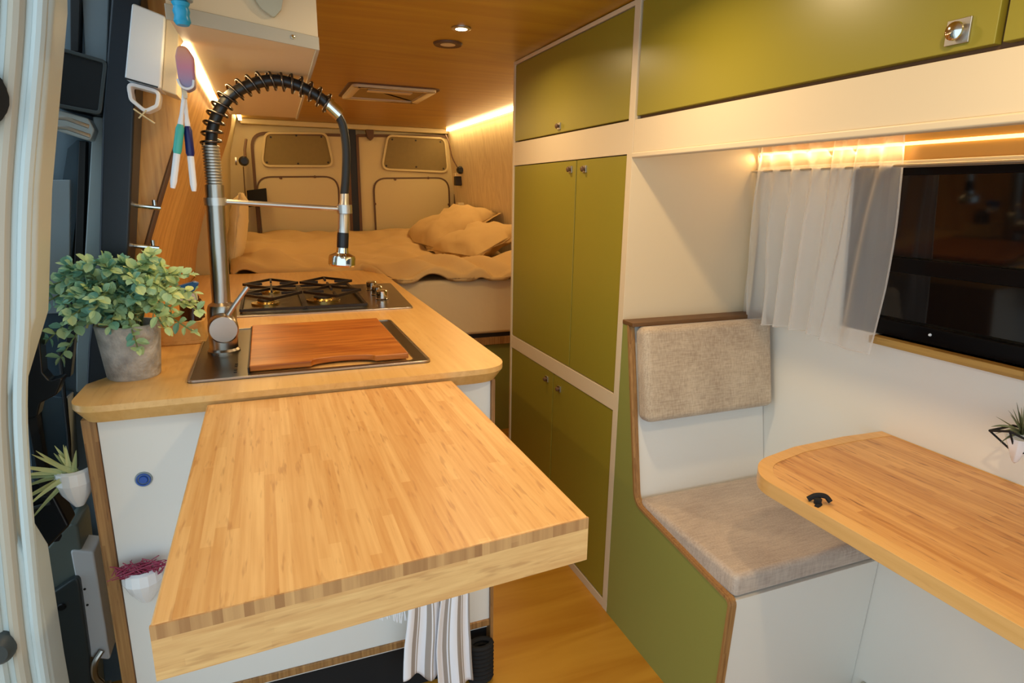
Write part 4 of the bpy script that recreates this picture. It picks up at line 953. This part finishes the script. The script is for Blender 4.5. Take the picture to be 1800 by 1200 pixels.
# ------------------------------------------------------------------ DINETTE BENCH
t = thing('dinette_bench', 'bench seat box with green side panel and white front against the tall cabinet', 'bench', (1.27, 1.3, 0))
op = [(1.603, 0), (1.603, 1.035), (1.572, 1.035), (1.476, .487), (1.036, .437), (1.056, 0)]
orr = rpoly(op, [0, 0, .004, .05, .02, 0], 6)
b = B(); prism(b, orr, FX-.002, FX+.016, 'x'); obj('side_panel', b, 'greenp', t)
b = B(); e_o = rpoly(op, [0, 0, .004, .05, .02, 0], 6); 
path = [p for p in e_o if not (p[0] > 1.60)]
inn = []
pth = path
def offs(P_, d):
    o_ = []
    for i in range(len(P_)):
        a = Vector(P_[max(i-1, 0)]); c_ = Vector(P_[min(i+1, len(P_)-1)]); tt = (c_-a).normalized(); n_ = Vector((-tt.y, tt.x)); o_.append((P_[i][0]+n_.x*d, P_[i][1]+n_.y*d))
    return o_
A_ = offs(pth, .0045); B_ = offs(pth, -.0035)
for i in range(len(pth)-1):
    q = [(A_[i]), (A_[i+1]), (B_[i+1]), (B_[i])]
    vs0 = [b.verts.new((FX-.004, y, z)) for y, z in q]; vs1 = [b.verts.new((FX+.018, y, z)) for y, z in q]
    b.faces.new(vs0); b.faces.new(vs1[::-1])
    for k in range(4): b.faces.new((vs0[k], vs0[(k+1) % 4], vs1[(k+1) % 4], vs1[k]))
bmesh.ops.remove_doubles(b, verts=b.verts, dist=.0001)
obj('ply_edge', b, 'ply', t, label='brown ply edging')
b = B(); prism(b, [(1.476, .45), (1.572, 1.035), (1.600, 1.035), (1.600, .0), (1.50, 0)], FX+.017, 1.538, 'x'); obj('back_panel', b, 'white', t, smooth=0)
b = B(); prism(b, [(1.036, .435), (1.056, 0), (1.50, 0), (1.476, .435)], FX+.017, 1.538, 'x'); obj('seat_box', b, 'whitewall', t, smooth=0)
b = B(); box(b, FX-.004, 1.525, 1.545, 1.604, 1.035, 1.048); obj('top_cap', b, plain('dark_walnut_cap', srgb(104, 72, 40), .5), t, bevel=.002, label='dark brown wood cap')
def cushion(name, mat, bmf, label, r=.02, par=None):
    b = B(); bmf(b); o = obj(name, b, mat, None, bevel=r, seg=5, smooth=60)
    return tag(o, label, 'cushion')
def f1(b):
    vs = box(b, 1.028, 1.536, 1.038, 1.478, .437, .502)
    for v in vs:
        if v.co.z > .47: v.co.y += 0; v.co.z += .0
cushion('seat_cushion', 'fabricseat', f1, 'flat oatmeal fabric seat cushion on the bench', .016)
def f2(b):
    # leaning back cushion, its back on the sloped panel
    def yb(z): return 1.476+(z-.487)*(1.572-1.476)/(1.035-.487)-.003
    P_ = [(yb(.745), .745), (yb(1.032), 1.032), (yb(1.032)-.062, 1.040), (yb(.745)-.062, .753)]
    prism(b, P_, 1.030, 1.522, 'x')
cushion('back_cushion', 'fabric', f2, 'upright oatmeal fabric back cushion on the bench back', .022)

# ------------------------------------------------------------------ WALL TABLE
t = thing('dinette_table', 'dark-grained bamboo wall table with rounded corner and edge painted as catching light', 'table', (1.3, .5, .76))
oo = rpoly([(1.012, -.35), (1.536, -.35), (1.536, 1.088), (1.40, 1.096), (1.22, 1.088), (1.07, 1.055), (1.010, .985)], [.05, 0, 0, .05, .12, .16, .10], 10)
b = B(); slab(b, oo, inset(oo, .008), .800, .786, .766); obj('table_top', b, 'walltable', t, bevel=.003)
io = inset(oo, .032); 
for i, p in enumerate(io):
    if oo[i][0] > 1.53: io[i] = (oo[i][0], io[i][1] if i else io[i][1])
b = B(); oe = inset(oo, -.0015); ringprism(b, oe, io, .768, .8015); obj('edge_highlight', b, 'tablehighlight', t, bevel=.001, label='paler bamboo edge band, light on the rounded rim painted in')  # lighter wood paints the light caught by the rounded table edge
b = B(); prism(b, [(1.536, .50), (1.536, .766), (1.24, .766), (1.26, .74)], .2, .225, 'y'); obj('bracket', b, 'white', t, bevel=.002)
t = thing('table_clip', 'small black twisted clip on the front edge of the wall table', 'clip', (1.03, .84, .80))
b = B(); tube(b, catmull([(1.020, .858, .806), (1.032, .850, .816), (1.050, .842, .815), (1.055, .832, .806)], 5), .0055, 8); tube(b, catmull([(1.028, .848, .812), (1.034, .838, .800), (1.016, .832, .803)], 5), .0045, 8); obj('hook', b, 'blackmat', t)
b = B(); lathe(b, [(0, 0), (.007, 0), (.008, .012), (0, .014)], (1.030, .842, .801), 14); obj('stud', b, 'blackmat', t)

# wire plant holder at right edge
t = thing('wire_plant_holder', 'black wire geometric plant holder on a white cone, right edge above the table', 'plant holder', (1.5, .76, .88))
c = Vector((1.47, .735, .955)); ring_ = []
for k in range(5):
    a = PI*.6+2*PI*k/5; ring_.append(c+Vector((.040*math.cos(a), .055*math.sin(a), -.018+.012*math.cos(a*2))))
b = B()
for k in range(5):
    tube(b, [ring_[k], ring_[(k+1) % 5]], .0028, 6); tube(b, [ring_[k], c+Vector((0, 0, -.065))], .0022, 6)
obj('wire_frame', b, 'blackmat', t)
b = B(); lathe(b, [(0, -.085), (.006, -.08), (.028, -.025), (.025, -.025), (0, -.07)], c, 7); obj('cone', b, 'ceramic', t)
b = B(); lay = addtone(b); rnd = random.Random(21)
for k in range(30):
    a = rnd.uniform(0, 2*PI); e = rnd.uniform(-.2, 1.3)
    blade(b, lay, c+Vector((0, 0, -.015)), Vector((math.cos(a)*math.cos(e)*.6, math.sin(a)*math.cos(e), math.sin(e))), rnd.uniform(.05, .075), .0045, rnd.uniform(.0, .03), rnd.random())
tag(obj('air_plant', b, 'air2', smooth=0, recalc=False), 'dark curling air plant in the black wire holder, right edge', 'air plant')

# rear right LED line
t = thing('bed_light_strip', 'glowing LED strip along the right ceiling edge over the bed', 'LED strip', (1.51, 4.4, 1.95))
b = B(); box(b, 1.494, 1.520, 2.60, 5.30, 1.940, 1.958); obj('strip', b, 'led', t)
l = area('bed_strip_glow', (0, 0, 0), .02, 2.6, 6.0, WARM, (0, math.radians(20), 0)); l.parent = t; l.location = Vector((1.485, 3.95, 1.935))-Vector(t.location)
t = thing('bed_light_strip', 'LED strip along the left ceiling edge beyond the overhead cupboard', 'LED strip', (-.12, 4.4, 1.95))
b = B(); box(b, -.128, -.105, 3.70, 5.30, 1.940, 1.958); obj('strip', b, 'led', t)
l = area('bed_strip_glow', (0, 0, 0), .02, 1.5, 2.2, WARM, (0, math.radians(-20), 0)); l.parent = t; l.location = Vector((-.10, 4.45, 1.935))-Vector(t.location)
